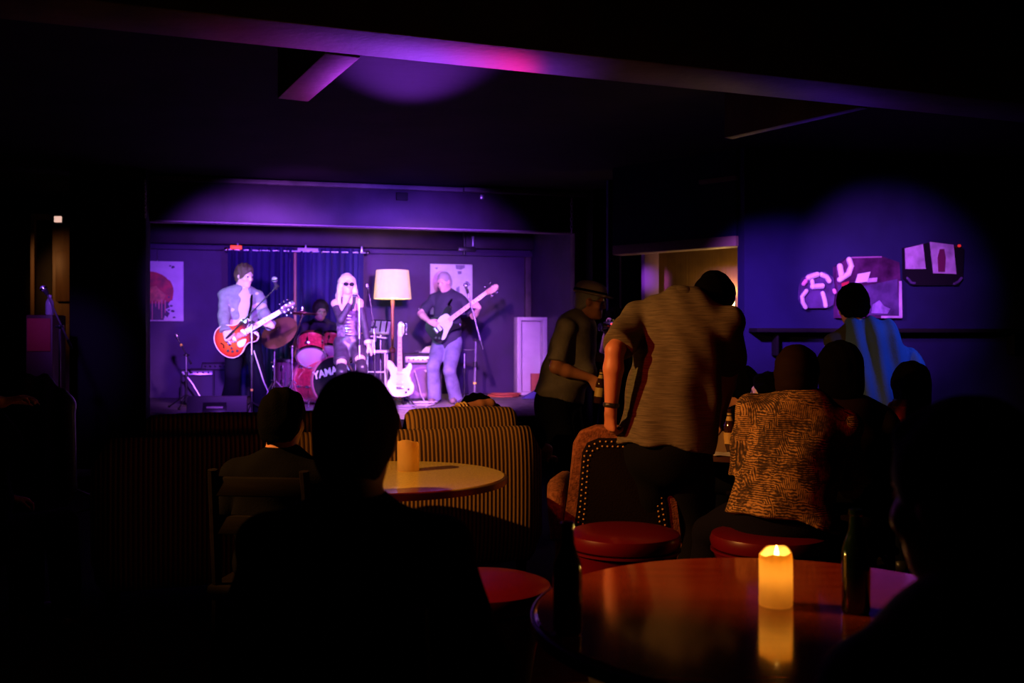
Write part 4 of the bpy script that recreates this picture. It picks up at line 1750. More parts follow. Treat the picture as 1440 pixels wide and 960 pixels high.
# ------------------------------------------------------------------ amplifiers, monitor
def amp(label, c, w, dd, h, rot, tilt, m_grille, m_cab, m_pan, knobs=6, led=False):
    R = Matrix.Rotation(rot, 3, 'Z') @ Matrix.Rotation(tilt, 3, 'X')
    T = Matrix.Translation(c) @ R.to_4x4()
    t = thing('guitar_amplifier', label, 'amplifier', c)
    MB(T).box((0, 0, h / 2), (w, dd, h), None, .014).obj('cabinet', m_cab, t)
    MB(T).box((0, -dd / 2 - .002, h * .41), (w - .05, .014, h * .70), None, .004).obj('grille', m_grille, t)
    MB(T).box((0, -dd / 2 - .004, h * .87), (w - .05, .016, h * .13), None, .004).obj('control_panel', m_pan, t)
    for k in range(knobs):
        x = -w / 2 + .07 + k * (w - .14) / max(1, knobs - 1)
        MB(T).cyl((x, -dd / 2 - .01, h * .87), (x, -dd / 2 - .032, h * .87), .012, .010, 12).obj('knob', mat('black_knob', (.02, .02, .02), .3), t)
    g = MB(T)
    g.tube([(-.10, 0, h - .002), (-.09, 0, h + .03), (.09, 0, h + .03), (.10, 0, h - .002)], .009, 8)
    g.obj('handle', m_bmetal, t)
    for q in (-1, 1):
        for s in (-1, 1):
            for z in (.016, h - .016):
                pass
    if led:
        MB(T).sphere((w / 2 - .06, -dd / 2 - .014, h * .92), .009, 8).obj('pilot_light', mat('red_pilot', (.6, .02, .02), .4, emit=((1, .04, .02), 5)), t)
    return t, T


m_tolex = mat('black_tolex', (.03, .028, .034), .7, bump=(300, .3))
m_grl = mat('grille_cloth', (.085, .07, .10), .8, bump=(260, .4))
m_grl2 = mat('silver_grille', (.24, .16, .26), .8, bump=(260, .4))
m_pan = mat('metal_panel', (.6, .55, .6), .35, .6)
ac = PX(594, 13.1, SZ)
ampb, TA = amp('large bass combo amplifier with a silver grille between white guitar and bass player', ac, .50, .32, .62, .12, 0, m_grl2, m_tolex, m_pan, 7)
g = MB(TA)
g.lathe([(.19, 0), (.20, .006), (.185, .010), (.165, .004), (.05, -.03), (0, -.02)], (0, -.170, .25), 32, (0, -1, 0))
g.obj('speaker_cone', mat('cone_ring', (.30, .16, .30), .5), ampb)
# cap and cloth on it
p = TA @ V((.10, -.02, .62))
sd = SDF()
sd.ell(p + V((0, 0, .02)), np.eye(3), (.10, .09, .075), .02)
sd.ell(p + V((-.06, -.10, .012)), np.eye(3), (.08, .07, .012), .03)
sd.cut(p, (0, 0, -1))
sd.disp = waves(.003, 60, 3)
tag(sdf_obj('cap', sd, .008, mat('white_cloth', (.82, .80, .84), .85), None, p), 'white cap lying on top of the bass amplifier', 'cap')
p = TA @ V((.11, -.185, .38))
g = MB(TA)
st = []
for k in range(10):
    a = PI / 2 + k * PI / 5
    r = .09 if k % 2 == 0 else .055
    st.append((.11 + r * math.cos(a) * 1.1, .38 + r * math.sin(a) * .8))
n = len(st)
g.add([(x, -.190, z) for x, z in st] + [(x, -.182, z) for x, z in st], [list(range(n)), list(range(n, 2 * n))[::-1]] + [[i, (i + 1) % n, n + (i + 1) % n, n + i] for i in range(n)])
tag(g.obj('paper_star', mat('paper', (.82, .80, .78)), None, origin=p, smooth=0), 'white star-shaped paper cutout fixed to the bass amplifier grille', 'paper')

a1 = PX(278, 12.3, SZ + .02)
amp('small black amplifier with pale control strip leaning back beside the mic stand', a1, .40, .24, .40, .25, math.radians(-16), m_grl, m_tolex, m_pan, 5)
a2 = PX(303, 12.5, SZ + .02)
amp('small black amplifier with a glowing red pilot light behind the guitarist', a2, .40, .26, .48, -.15, math.radians(-18), m_grl, m_tolex, mat('dark_panel', (.12, .10, .13), .4), 5, led=True)

# wedge monitor
wc = PX(306, 10.05, SZ)
wc.z = SZ
t = thing('wedge_monitor', 'black wedge stage monitor with a handle slot at the feet of the guitarist', 'speaker', wc)
RW = Matrix.Translation(wc) @ Matrix.Rotation(.22, 4, 'Z')
prof = [(-.19, 0), (.20, 0), (.22, .05), (.04, .235), (-.06, .235)]
g = MB(RW)
W = .29
bm = bmesh.new()
a = [bm.verts.new((-W, y, z)) for y, z in prof]
b = [bm.verts.new((W, y, z)) for y, z in prof]
n = len(prof)
bm.faces.new(a)
bm.faces.new(b[::-1])
for i in range(n):
    bm.faces.new([a[i], b[i], b[(i + 1) % n], a[(i + 1) % n]])
bmesh.ops.bevel(bm, geom=list(bm.edges), offset=.012, segments=2, affect='EDGES', profile=.5)
g.bm(bm)
bm.free()
m_wedge = mat('textured_black', (.075, .065, .085), .6, bump=(220, .5))
g.obj('cabinet', m_wedge, t)
# the slot: frame and recess on the face towards the room
sl = V((0, -.13, .235)) - V((0, -.19, 0)) * 0
nf = V((0, -.235, .13)).normalized()
uf = V((0, .13, .235)).normalized()
RR = Matrix((V((1, 0, 0)), uf, nf)).transposed()
cf = V((-.02, -.125, .1175))
g = MB(RW)
g.box(cf + nf * .002, (.23, .13, .012), RR, .004)
g.obj('jack_plate', m_bmetal, t)
g = MB(RW)
g.box(cf + nf * .012 + uf * .005, (.16, .022, .014), RR, .005)
g.obj('handle_bar', mat('pale_handle', (.5, .42, .42), .4), t)
nf2 = V((0, .185, .18)).normalized()
u2 = V((0, -.18, .185)).normalized()
R2 = Matrix((V((1, 0, 0)), u2, nf2)).transposed()
g = MB(RW)
g.box(V((0, .13, .1425)) + nf2 * .003, (.50, .22, .010), R2, .004)
g.obj('grille', mat('steel_grille', (.10, .09, .11), .5, .5, bump=(300, .5)), t)
for q in (-1, 1):
    g = MB(RW)
    g.box((q * (W - .006), -.01, .10), (.016, .10, .03), None, .005)
    g.obj('side_handle', m_bmetal, t)


# ------------------------------------------------------------------ microphones
m_tape = mat('yellow_tape', (.75, .62, .06), .6)


def microphone(label, head, tail, r=.026, name='microphone'):
    head, tail = V(head), V(tail)
    ax = (head - tail).normalized()
    t = thing(name, label, 'microphone', tail)
    g = MB()
    L = (head - tail).length
    g.lathe([(0, 0), (.010, 0), (.012, .02), (.017, L - .05), (.018, L - .035), (0, L - .035)], tail, 14, ax)
    g.obj('mic_body', mat('mic_black', (.03, .03, .035), .45), t)
    g = MB()
    g.sphere(head - ax * .012, r, 14)
    g.obj('mic_grille', mat('mic_mesh', (.55, .55, .58), .45, .8, bump=(500, .6)), t)
    g = MB()
    g.lathe([(r * .9, -.006), (r + .002, -.006), (r + .002, .006), (r * .9, .006)], head - ax * .014, 16, ax)
    g.obj('mic_ring', m_chrome, t)
    return t


def mic_stand(label, base, top, boom=None, tape=None, tripod=True, m=None, r=.0115, tape2=None):
    m = m or m_bmetal
    t = thing('microphone_stand', label, 'microphone stand', base)
    mid = base + (top - base) * .62
    MB().cyl(base + V((0, 0, .06)), mid, r, n=10).obj('lower_pole', m, t)
    MB().cyl(mid - V((0, 0, .02)), top, r * .72, n=10).obj('upper_pole', m_steel if m is m_bmetal else m, t)
    g = MB()
    g.cyl(mid - V((0, 0, .03)), mid + V((0, 0, .04)), r * 1.7, n=12)
    g.obj('clutch', m_bmetal, t)
    if tripod:
        for k in range(3):
            a = 2 * PI * k / 3 + .55
            f = V((base.x + .28 * math.cos(a), base.y + .28 * math.sin(a), base.z + .012))
            g = MB()
            g.cyl(base + V((0, 0, .16)), f, r * .7, n=8)
            l = g.obj('leg', m, t)
            MB().sphere(f, .015, 8).obj('rubber_foot', m_rubber, l)
    else:
        MB().lathe([(0, 0), (.13, 0), (.13, .012), (.11, .022), (.03, .03), (.02, .07), (0, .07)], base, 28).obj('base_plate', m, t)
    if boom:
        a, b = boom
        MB().cyl(a, b, r * .62, n=10).obj('boom_arm', m, t)
        g = MB()
        g.sphere(top, .022, 10)
        g.cyl(top - V((.035, 0, 0)), top + V((.035, 0, 0)), .010, n=8)
        g.obj('swivel', m_bmetal, t)
        MB().cyl(a, a + (b - a) * .16, r * 1.1, n=10).obj('counterweight', m_bmetal, t)
        e = (b - a).normalized()
        MB().cyl(b - e * .01, b + e * .045, .016, .019, 10).obj('mic_clip', m_rubber, t)
    if tape is not None:
        p = base + (top - base) * tape
        MB().cyl(p - V((0, 0, .012)), p + V((0, 0, .012)), r * 1.25, n=12).obj('yellow_tape', m_tape, t)
    if tape2 is not None:
        a, b = boom
        p = a + (b - a) * tape2
        e = (b - a).normalized()
        MB().cyl(p - e * .012, p + e * .012, r * 1.3, n=12).obj('yellow_tape', m_tape, t)
    return t


# guitarist's
dm = 10.25
b = PX(354, dm, SZ)
tp = P(354, 453, dm)
mic_stand('black boom mic stand with yellow tape in front of the guitarist', b, tp, (P(318, 476, dm + .02), P(387, 405, dm - .02)), tape=.29)
microphone('silver-headed microphone on the boom in front of the guitarist', P(386, 391, dm - .05), P(389, 407, dm - .01), .031)
# side stage
dm = 11.6
b = PX(262, dm, SZ)
tp = P(262, 499, dm)
mic_stand('short black boom mic stand with yellow tape beside the small amplifiers', b, tp, (P(269, 512, dm), P(250, 476, dm)), tape2=.75)
microphone('small microphone on the short boom stand in front of the dark wall', P(248, 470, dm), P(252, 481, dm))
g = MB()
g.tube([P(256, 523, dm), P(262, 528, dm), P(272, 541, dm), P(281, 557, dm), P(283, 560, dm)], .011, 8)
tag(g.obj('boom_pole', m_steel, None, origin=P(281, 557, dm)), 'thin steel pole slanting down beside the small amplifiers', 'pole')
# singer's straight stand
dm = 10.95
b = PX(506, dm, SZ)
mic_stand('straight chrome mic stand with round base in front of the singer', b, P(505, 421, dm), tripod=False, m=m_steel, r=.0105)
# spare boom beside the singer
dm = 11.7
b = PX(528, dm, SZ)
tp = P(526, 460, dm)
mic_stand('dark mic stand with a slanted boom between singer and floor lamp', b, tp, (P(529, 480, dm), P(519, 412, dm)))
microphone('black microphone at the top of the slanted boom near the floor lamp', P(516, 400, dm), P(519, 413, dm), .022)
# bass player's
dm = 12.1
b = PX(667, dm, SZ)
tp = P(669, 478, dm)
mic_stand('boom mic stand with yellow tape beside the bass player', b, tp, (P(679, 491, dm), P(658, 412, dm)), tape=.34, r=.017, m=mat('grey_metal', (.22, .2, .24), .35, .7))
microphone('microphone on the boom in front of the bass player', P(654, 399, dm), P(658, 413, dm), .026)
b = PX(653, 13.2, SZ)
t = mic_stand('thin music stand with round base behind the bass player', b, P(653, 497, 13.2), tripod=False)
MB().box(P(655, 492, 13.15), (.24, .16, .016), None, .004).obj('tray', m_bmetal, t)
# cables
g = MB()
pts = [P(357, 493, 10.3), P(364, 515, 10.2), P(371, 537, 10.2), P(377, 550, 10.25), P(374, 560, 10.3), P(366, 572, 10.4), P(358, 579, 10.5)]
cu_ = []
for i in range(len(pts) - 1):
    for k in range(5):
        cu_.append(pts[i].lerp(pts[i + 1], k / 5))
g.tube(cu_ + [pts[-1]], .006, 6)
tag(g.obj('guitar_cable', mat('pale_cable', (.6, .55, .6), .5), None, origin=pts[-1]), 'thin pale cable hanging from the sunburst guitar to the stage', 'cable')
def coil(name, label, c, R, n, m, seed, r=.009, sq=.9, h=.03):
    rs = random.Random(seed)
    pts = []
    for k in range(n * 24):
        a = 2 * PI * k / 24
        rr = R * (1 + .16 * math.sin(a * .37 + seed) + .05 * rs.uniform(-1, 1))
        pts.append(c + V((rr * math.cos(a), rr * sq * math.sin(a), r + h * (.5 + .5 * math.sin(a * .53 + seed)))))
    o = MB().tube(pts, r, 6).obj(name, m, None, origin=c)
    return tag(o, label, 'cable')


coil('coiled_cable', 'orange extension cable coiled on the stage floor near the leaning white panel', PX(709, 13.9, SZ), .19, 4, mat('orange_rubber', (.55, .14, .06), .5), 2, .013)
coil('coiled_cable', 'pale cable coiled on the boards below the bass amplifier', PX(593, 12.2, SZ), .16, 3, _M['pale_cable'], 5)
coil('coiled_cable', 'cable loops lying at the foot of the white guitar', PX(570, 11.5, SZ), .11, 3, mat('grey_cable', (.25, .22, .28), .5), 8)
coil('coiled_cable', 'dark cable coil on the boards beside the wedge monitor', PX(247, 10.2, SZ), .15, 3, mat('grey_cable', (.25, .22, .28), .5), 11)
g = MB()
pts = [PX(583, 12.8, SZ + .40), PX(588, 12.75, SZ + .25), PX(592, 12.65, SZ + .1), PX(598, 12.5, SZ + .012), PX(612, 12.2, SZ + .012), PX(600, 11.8, SZ + .012)]
cu_ = []
for i in range(len(pts) - 1):
    for k in range(5):
        cu_.append(pts[i].lerp(pts[i + 1], k / 5))
tag(MB().tube(cu_ + [pts[-1]], .008, 6).obj('speaker_cable', _M['pale_cable'], None, origin=pts[-1]), 'pale cable hanging down the front of the bass amplifier', 'cable')
# papers at the stage edge
for i, (px, d_, rz_, w, h, lab) in enumerate(((352, 10.25, .3, .30, .21, 'white set list paper lying on the boards behind the wedge monitor'),
                                      (244, 10.7, -.2, .40, .20, 'pale folded cloth lying on the boards in the stage corner'))):
    p = PX(px, d_, SZ)
    g = MB()
    g.grid(lambda a, b_: p + rotz(rz_) @ V(((a - .5) * w, (b_ - .5) * h, .012 + .008 * math.sin(a * 5 + b_ * 3 + i))), 8, 6, .004)
    tag(g.obj('set_list' if i == 0 else 'folded_cloth', mat('paper', (.82, .80, .78)) if i == 0 else mat('grey_cloth', (.3, .27, .32), .9), None, origin=p), lab, 'paper' if i == 0 else 'cloth')

# leaning white box frame by the corner
t = thing('white_cabinet', 'open-fronted white cabinet standing in the stage corner behind the man in the hat', 'cabinet', PX(746, 14.2, SZ))
z0, z1 = SZ, P(0, 446, 14.2).z
c = PX(746, 14.2, (z0 + z1) / 2)
m_wcab = mat('white_board', (.74, .68, .74), .55, var=(5, .08))
hh = z1 - z0
RC = rotz(SA)
w = .44
for nm, cx, cz, sx, szz in (('side_panel', -w / 2 + .03, 0, .06, hh), ('side_panel', w / 2 - .03, 0, .06, hh), ('top_panel', 0, hh / 2 - .025, w - .12, .05), ('bottom_panel', 0, -hh / 2 + .03, w - .12, .05)):
    MB().box(c + RC @ V((cx, 0, cz)), (sx, .20, szz), RC, .006).obj(nm, m_wcab, t)
MB().box(c + RC @ V((0, .07, 0)), (w - .12, .03, hh - .1), RC, .003).obj('back_panel', m_wcab, t)
p = c + RC @ V((.06, -.05, -hh / 2 + .055))
g = MB()
g.box(p + V((0, 0, .13)), (.13, .08, .26), RC, .004)
tag(g.obj('box', mat('orange_card', (.60, .16, .08), .6), None, origin=p), 'upright orange box standing inside the white cabinet', 'box')
p = PX(756, 13.5, SZ)
g = MB()
bm = bmesh.new()
q = [(-.24, -.05, 0), (.24, -.05, 0), (.24, .05, 0), (-.24, .05, 0), (.16, -.03, .22), (.24, -.03, .22), (.24, .03, .22), (.16, .03, .22)]
vv = [bm.verts.new(x) for x in q]
for f in ((3, 2, 1, 0), (0, 1, 5, 4), (1, 2, 6, 5), (2, 3, 7, 6), (3, 0, 4, 7), (4, 5, 6, 7)):
    bm.faces.new([vv[i] for i in f])
bmesh.ops.bevel(bm, geom=list(bm.edges), offset=.008, segments=2, affect='EDGES', profile=.5)
MB_ = MB(Matrix.Translation(p) @ Matrix.Rotation(SA, 4, 'Z'))
MB_.bm(bm)
bm.free()
tag(MB_.obj('blue_case', mat('blue_vinyl', (.12, .11, .42), .5), None, origin=p), 'wedge-shaped blue case on the stage floor in front of the white cabinet', 'case')

# ------------------------------------------------------------------ side area beyond the broad pillar
rb = V((-3.92, 8.4, 0))
rb = PX(65, 8.6, 0)
t = thing('tall_speaker', 'tall dark loudspeaker with red front beside the side door', 'speaker', rb)
zt = P(0, 443, 8.6).z
MB().box(rb + V((0, 0, zt / 2)), (.23, .26, zt), None, .012).obj('cabinet', mat('dark_red_cab', (.05, .012, .012), .5), t)
MB().box(rb + V((0, -.132, zt - .17)), (.20, .012, .28), None, .004).obj('red_grille', mat('red_grille', (.30, .015, .02), .6, bump=(300, .4)), t)
MB().box(rb + V((0, -.132, zt / 2 - .2)), (.20, .012, zt - .75), None, .004).obj('lower_grille', m_grl, t)
p = PX(70, 8.55, zt)
t = thing('water_bottle', 'clear water bottle standing on the tall red-fronted loudspeaker', 'bottle', p)
m_pet = mat('clear_plastic', (.75, .72, .85), .12, trans=.55)
MB().lathe([(0, 0), (.030, 0), (.034, .012), (.034, .10), (.030, .115), (.018, .14), (.013, .15), (.013, .165), (0, .165)], p, 20).obj('bottle_body', m_pet, t)
MB().lathe([(.015, .150), (.016, .172), (0, .173)], p, 14).obj('cap', mat('white_plastic', (.8, .78, .8)), t)
dm = 8.2
b = PX(90, dm, 0)
tp = P(84, 459, dm)
mic_stand('boom mic stand in the dark corner beside the tall loudspeaker', V((tp.x, tp.y, 0)), tp, (P(101, 490, dm), P(66, 413, dm)), m=mat('grey_metal', (.22, .2, .24)))
microphone('microphone pointing up beside the water bottle in the dark corner', P(60, 404, dm), P(66, 413, dm), .028)
# ------------------------------------------------------------------ tables, stools, candles, bottles
m_redwood = wood('red_tabletop', (.27, .032, .010), (.41, .062, .020), (2.2, 22, 4), .14, coat=.8, spec=.5)
m_tan = mat('tan_laminate', (.60, .44, .12), .22, var=(160, .25), coat=.3)
m_iron = mat('cast_iron', (.02, .02, .022), .5)
m_redvinyl = mat('red_vinyl', (.105, .002, .009), .30, coat=.2)


def table(label, c, R, h, m_top, m_edge, th=.035):
    t = thing('round_table', label, 'table', c)
    g = MB()
    g.lathe([(0, h - th), (R - .02, h - th), (R - .004, h - th + .006), (R - .004, h - .005), (R - .010, h), (0, h)], c, 72)
    g.obj('tabletop', m_top, t)
    g = MB()
    g.lathe([(R - .004, h - th + .004), (R + .004, h - th + .004), (R + .005, h - .006), (R - .001, h - .003), (R - .004, h - th + .004)], c, 72)
    g.obj('edge_band', m_edge, t)
    MB().lathe([(0, .03), (.05, .03), (.042, .06), (.036, .12), (.036, h - th - .04), (.09, h - th - .012), (.11, h - th), (0, h - th)], c, 24).obj('column', m_iron, t)
    MB().lathe([(0, 0), (.24, 0), (.245, .012), (.20, .022), (.08, .045), (.045, .06), (0, .06)], c, 36).obj('foot', m_iron, t)
    return t


T1, T2, T3 = V((-.55, 4.42, 0)), V((.61, 2.21, 0)), V((1.28, 5.55, 0))
TH = .74
table('round tan laminate table with a candle, in front of the striped sofa', T1, .525, TH, m_tan, mat('steel_edge', (.35, .22, .12), .3, .8))
table('round glossy red wooden table with a lit candle, closest of the tables', T2, .565, TH, m_redwood, mat('dark_edge', (.05, .012, .008), .4))
table('dark round table holding beer bottles beyond the bending man', T3, .45, TH, mat('dark_tabletop', (.05, .03, .025), .3), mat('dark_edge', (.05, .012, .008)))


def stool(label, c, R=.21, h=.58):
    t = thing('bar_stool', label, 'stool', c, 'red vinyl drum stools')
    MB().lathe([(0, h - .075), (R - .02, h - .075), (R, h - .06), (R + .006, h - .035), (R - .002, h - .012), (R - .03, h - .002), (R * .6, h + .004), (0, h + .006)], c, 48).obj('seat_cushion', m_redvinyl, t)
    MB().lathe([(R - .008, h - .077), (R + .003, h - .077), (R + .003, h - .069), (R - .008, h - .069), (R - .008, h - .077)], c, 48).obj('piping', m_redvinyl, t)
    MB().lathe([(0, .05), (R * .62, .05), (R * .66, .2), (R * .80, h - .2), (R - .006, h - .08), (0, h - .08)], c, 48).obj('body', m_redvinyl, t)
    MB().lathe([(0, 0), (R * .66, 0), (R * .67, .02), (R * .64, .05), (0, .05)], c, 36).obj('base', m_iron, t)
    return t


st0 = V((PX(877, 3.95, 0)))
s0 = stool('red vinyl drum stool, empty and glowing, just behind the red wooden table', st0, .222, .59)
ALO = V((1.01, 3.92, 0))
dup(s0, V((ALO.x, ALO.y, 0)), .4, 'red vinyl stool under the seated man in the patterned shirt')
dup(s0, V((-.10, 3.12, 0)), .9, 'dim red vinyl stool in the dark between the two candle tables')

# candles
m_wax = bpy.data.materials.new('candle_wax')
m_wax.use_nodes = True
nt = m_wax.node_tree
b = nt.nodes['Principled BSDF']
b.inputs['Base Color'].default_value = (.92, .68, .32, 1)
b.inputs['Roughness'].default_value = .55
tr = nt.nodes.new('ShaderNodeBsdfTranslucent')
tr.inputs['Color'].default_value = (1.0, .70, .26, 1)
mx = nt.nodes.new('ShaderNodeMixShader')
mx.inputs[0].default_value = .74
nt.links.new(b.outputs[0], mx.inputs[1])
nt.links.new(tr.outputs[0], mx.inputs[2])
nt.links.new(mx.outputs[0], nt.nodes['Material Output'].inputs['Surface'])
m_flame = mat('flame', (1, .8, .3), .5, emit=((1.0, .62, .16), 22))
m_wick = mat('wick', (.02, .015, .01), .9)


def candle(label, c, R, h, lit, seed):
    t = thing('pillar_candle', label, 'candle', c)
    n = 40
    g = MB()
    rs = random.Random(seed)
    ph = [rs.uniform(0, 6.28) for _ in range(3)]

    def rim(a):
        return h + .006 * math.sin(a + ph[0]) + .004 * math.sin(2 * a + ph[1]) + .002 * math.sin(5 * a + ph[2])
    rows = []
    for k, (r, f) in enumerate(((R * .97, 0), (R, .02), (R * 1.0, .3), (R * .99, .6), (R * .985, .9), (R * .96, 1.0), (R * .88, .995), (R * .82, .92), (R * .78, .87), (R * .75, .80), (.0001, .79))):
        rows.append([c + V((r * (1 + .012 * math.sin(3 * a + k)) * math.cos(a), r * (1 + .012 * math.sin(3 * a + k)) * math.sin(a), f * rim(a) if f > .85 else f * h)) for a in [2 * PI * i / n for i in range(n)]])
    vs = [p for r in rows for p in r]
    fs = []
    for k in range(len(rows) - 1):
        for i in range(n):
            fs.append([k * n + i, k * n + (i + 1) % n, (k + 1) * n + (i + 1) % n, (k + 1) * n + i])
    fs.append(list(range(n))[::-1])
    g.add(vs, fs)
    g.obj('wax', m_wax, t, smooth=60)
    g = MB()
    z = h * .79
    g.tube([c + V((0, 0, z - .002)), c + V((.001, 0, z + .008)), c + V((.004, 0, z + .014))], .0012, 6)
    g.obj('wick', m_wick, t)
    if lit:
        MB().lathe([(0, 0), (.0035, .003), (.0052, .009), (.0042, .017), (.0018, .026), (0, .031)], c + V((.002, 0, z + .010)), 14).obj('flame', m_flame, t)
    return t


CA2 = V((.6025, 2.275, TH))
CA1 = V((-.478, 4.58, TH))
candle('lit pillar candle glowing amber on the red wooden table', CA2, .038, .122, True, 1)
candle('unlit pillar candle on the tan table in front of the striped sofa', CA1, .050, .135, False, 5)


def bottle(label, p, m, group=None, full=True, lab=True, tilt=None):
    p = V(p)
    t = thing('beer_bottle', label, 'bottle', p, group)
    T = Matrix.Translation(p) @ (tilt.to_4x4() if tilt is not None else Matrix.Identity(4))
    MB(T).lathe([(0, 0), (.027, 0), (.0305, .006), (.0305, .125), (.029, .142), (.020, .168), (.0145, .185), (.0130, .215), (.0150, .217), (.0150, .228), (.0120, .230), (.0, .226)], (0, 0, 0), 28).obj('glass', m, t)
    if lab:
        MB(T).lathe([(.0310, .045), (.0312, .105)], (0, 0, 0), 28).obj('label', mat('gold_label', (.62, .40, .12), .5), t)
        MB(T).lathe([(.0205, .168), (.0140, .192), (.0136, .208)], (0, 0, 0), 24).obj('neck_label', mat('gold_label', (.62, .40, .12)), t)
    return t


m_brown = mat('brown_glass', (.045, .014, .005), .08, spec=.8)
m_green = mat('green_glass', (.004, .010, .004), .08, spec=.8)
bottle('brown beer bottle with gold label on the far dark table, first of its pair', (1.165, 5.33, TH), m_brown)
bottle('brown beer bottle with gold label on the far dark table, farther from the bending man', (1.235, 5.36, TH), m_brown)
bottle('dark green bottle standing near the edge of the red table by the shoulder in plaid', (.765, 2.215, TH), m_green, lab=False)
bottle('dark bottle at the unlit edge of the red table', (.115, 2.06, TH), m_brown, lab=False)
# tent card and sheet on the far table
p = V((1.10, 5.22, TH))
g = MB()
g.grid(lambda a, b_: p + V(((a - .5) * .11, (b_ - .5) * .16, .004 + .003 * math.sin(a * 6))), 4, 4, .002)
tag(g.obj('paper_sheet', mat('paper', (.82, .80, .78)), None, origin=p), 'small sheet of paper on the edge of the far dark table', 'paper')
p = V((1.10, 5.34, TH))
g = MB()
g.add([p + V(q) for q in ((-.045, -.035, 0), (.045, -.035, 0), (.045, .0, .11), (-.045, .0, .11), (.045, .035, 0), (-.045, .035, 0))], [[0, 1, 2, 3], [3, 2, 4, 5]])
tag(g.obj('tent_card', mat('brown_card', (.30, .20, .12), .7), None, origin=p, smooth=0), 'folded tent card standing on the far dark table', 'card')

# ------------------------------------------------------------------ striped sofa seen from behind
m_cord = mat('striped_corduroy', (.3, .16, .05), .9)
nt, b = nodes_of(m_cord)


def stripes(nt, b, rot, scale, c0, c1):
    w = nt.nodes.new('ShaderNodeTexWave')
    w.bands_direction = 'X'
    w.inputs['Scale'].default_value = scale
    w.inputs['Distortion'].default_value = .25
    w.inputs['Detail Scale'].default_value = 3
    nt.links.new(texco(nt, (1, 1, 1), rot), w.inputs['Vector'])
    nt.links.new(ramp(nt, w.outputs['Fac'], [(.18, c0), (.62, c1)]), b.inputs['Base Color'])
    bp = nt.nodes.new('ShaderNodeBump')
    bp.inputs['Strength'].default_value = .6
    bp.inputs['Distance'].default_value = .006
    nt.links.new(w.outputs['Fac'], bp.inputs['Height'])
    nt.links.new(bp.outputs['Normal'], b.inputs['Normal'])


SOA = math.radians(19)
stripes(nt, b, (0, 0, -SOA), 14.0, (.05, .016, .004), (.31, .145, .030))
SO = V((.185, 5.44, 0))          # back end of the sofa away from the singer
RSO = rotz(SOA)


def sof(x, y, z):
    return SO + RSO @ V((x, y, z))


t = thing('sofa', 'gold and brown striped sofa seen from behind, facing the stage', 'sofa', SO)
L = 2.3


def roll(x0, x1, y, z, ry, rz_, n=28, zz=0.0, sag=.0):
    """soft horizontal roll along the sofa"""
    g = MB()

    def fn(a, b_):
        q = 2 * PI * b_
        e = min(1, min(a, 1 - a) * (x1 - x0) / .06)
        e = math.sqrt(max(0.0, 1 - (1 - e) ** 2)) if e < 1 else 1
        e = max(e, .02)
        s = 2.6
        cx = math.copysign(abs(math.cos(q)) ** (2 / s), math.cos(q))
        cz = math.copysign(abs(math.sin(q)) ** (2 / s), math.sin(q))
        return sof(x0 + (x1 - x0) * a, y + ry * e * cx, z + rz_ * (.6 + .4 * e) * cz - sag * math.sin(PI * a))
    g.grid(fn, n, 32)
    g.add([fn(0, j / 32) for j in range(32)] + [fn(1, j / 32) for j in range(32)], [list(range(32)), list(range(32, 64))])
    return g


roll(-L, 0, .06, .50, .085, .37).obj('back_frame', m_cord, t, smooth=80)
for k in range(3):
    x0 = -L + .22 + k * (L - .30) / 3
    w = (L - .30) / 3
    roll(x0, x0 + w, .235, .70, .11, .26, sag=-.01).obj('back_cushion', m_cord, t, smooth=80)
    roll(x0, x0 + w, .60, .42, .32, .09).obj('seat_cushion', m_cord, t, smooth=80)
MB().box(sof(-L / 2, .52, .23), (L - .06, .80, .24), RSO, .03).obj('seat_base', m_cord, t)
for x in (-L + .11, -.11):
    g = MB()
    g.box(sof(x, .50, .36), (.20, .86, .46), RSO, .06, 3)
    g.obj('arm', m_cord, t)
for x in (-L + .1, -.1):
    for y in (.12, .88):
        MB().cyl(sof(x, y, 0), sof(x, y, .12), .022, .032, 12).obj('foot', m_dwood, t)

# ------------------------------------------------------------------ wing chair under the hand of the bending man
m_rust = mat('rust_upholstery', (.20, .070, .034), .9, spec=.15, var=(60, .45), bump=(140, .5))
m_chback = mat('dark_chair_back', (.006, .003, .003), .9, spec=.08, bump=(120, .3))
CH = V((.50, 4.52, 0))
ACH = math.radians(-10)
RCH = rotz(ACH)


def ch(x, y, z):
    return CH + RCH @ V((x, y, z))


t = thing('armchair', 'high-backed rust armchair with nailhead trim, hand of the bending man on its top', 'armchair', CH)
# back: a slab leaning away, outline in xz
out = [(-.30, .30), (-.245, .62), (-.215, .88), (-.185, .93), (-.12, .955), (.12, .955), (.185, .93), (.215, .88), (.245, .62), (.30, .30)]


def backslab(ins, y0, y1):
    g = MB()
    pts = [(x * (1 - ins / .28), .30 + (z - .30) * (1 - ins / .70)) for x, z in out]
    bm = bmesh.new()
    tl = .10

    def yy(z):
        return -(z - .3) * .16
    a = [bm.verts.new(ch(x, y0 + yy(z), z)) for x, z in pts]
    b_ = [bm.verts.new(ch(x, y1 + yy(z), z)) for x, z in pts]
    n = len(pts)
    f0 = bm.faces.new(a)
    f1 = bm.faces.new(b_[::-1])
    for i in range(n):
        bm.faces.new([a[i], b_[i], b_[(i + 1) % n], a[(i + 1) % n]])
    bmesh.ops.bevel(bm, geom=list(f0.edges) + list(f1.edges), offset=.018, segments=3, affect='EDGES', profile=.5)
    g.bm(bm)
    bm.free()
    return g


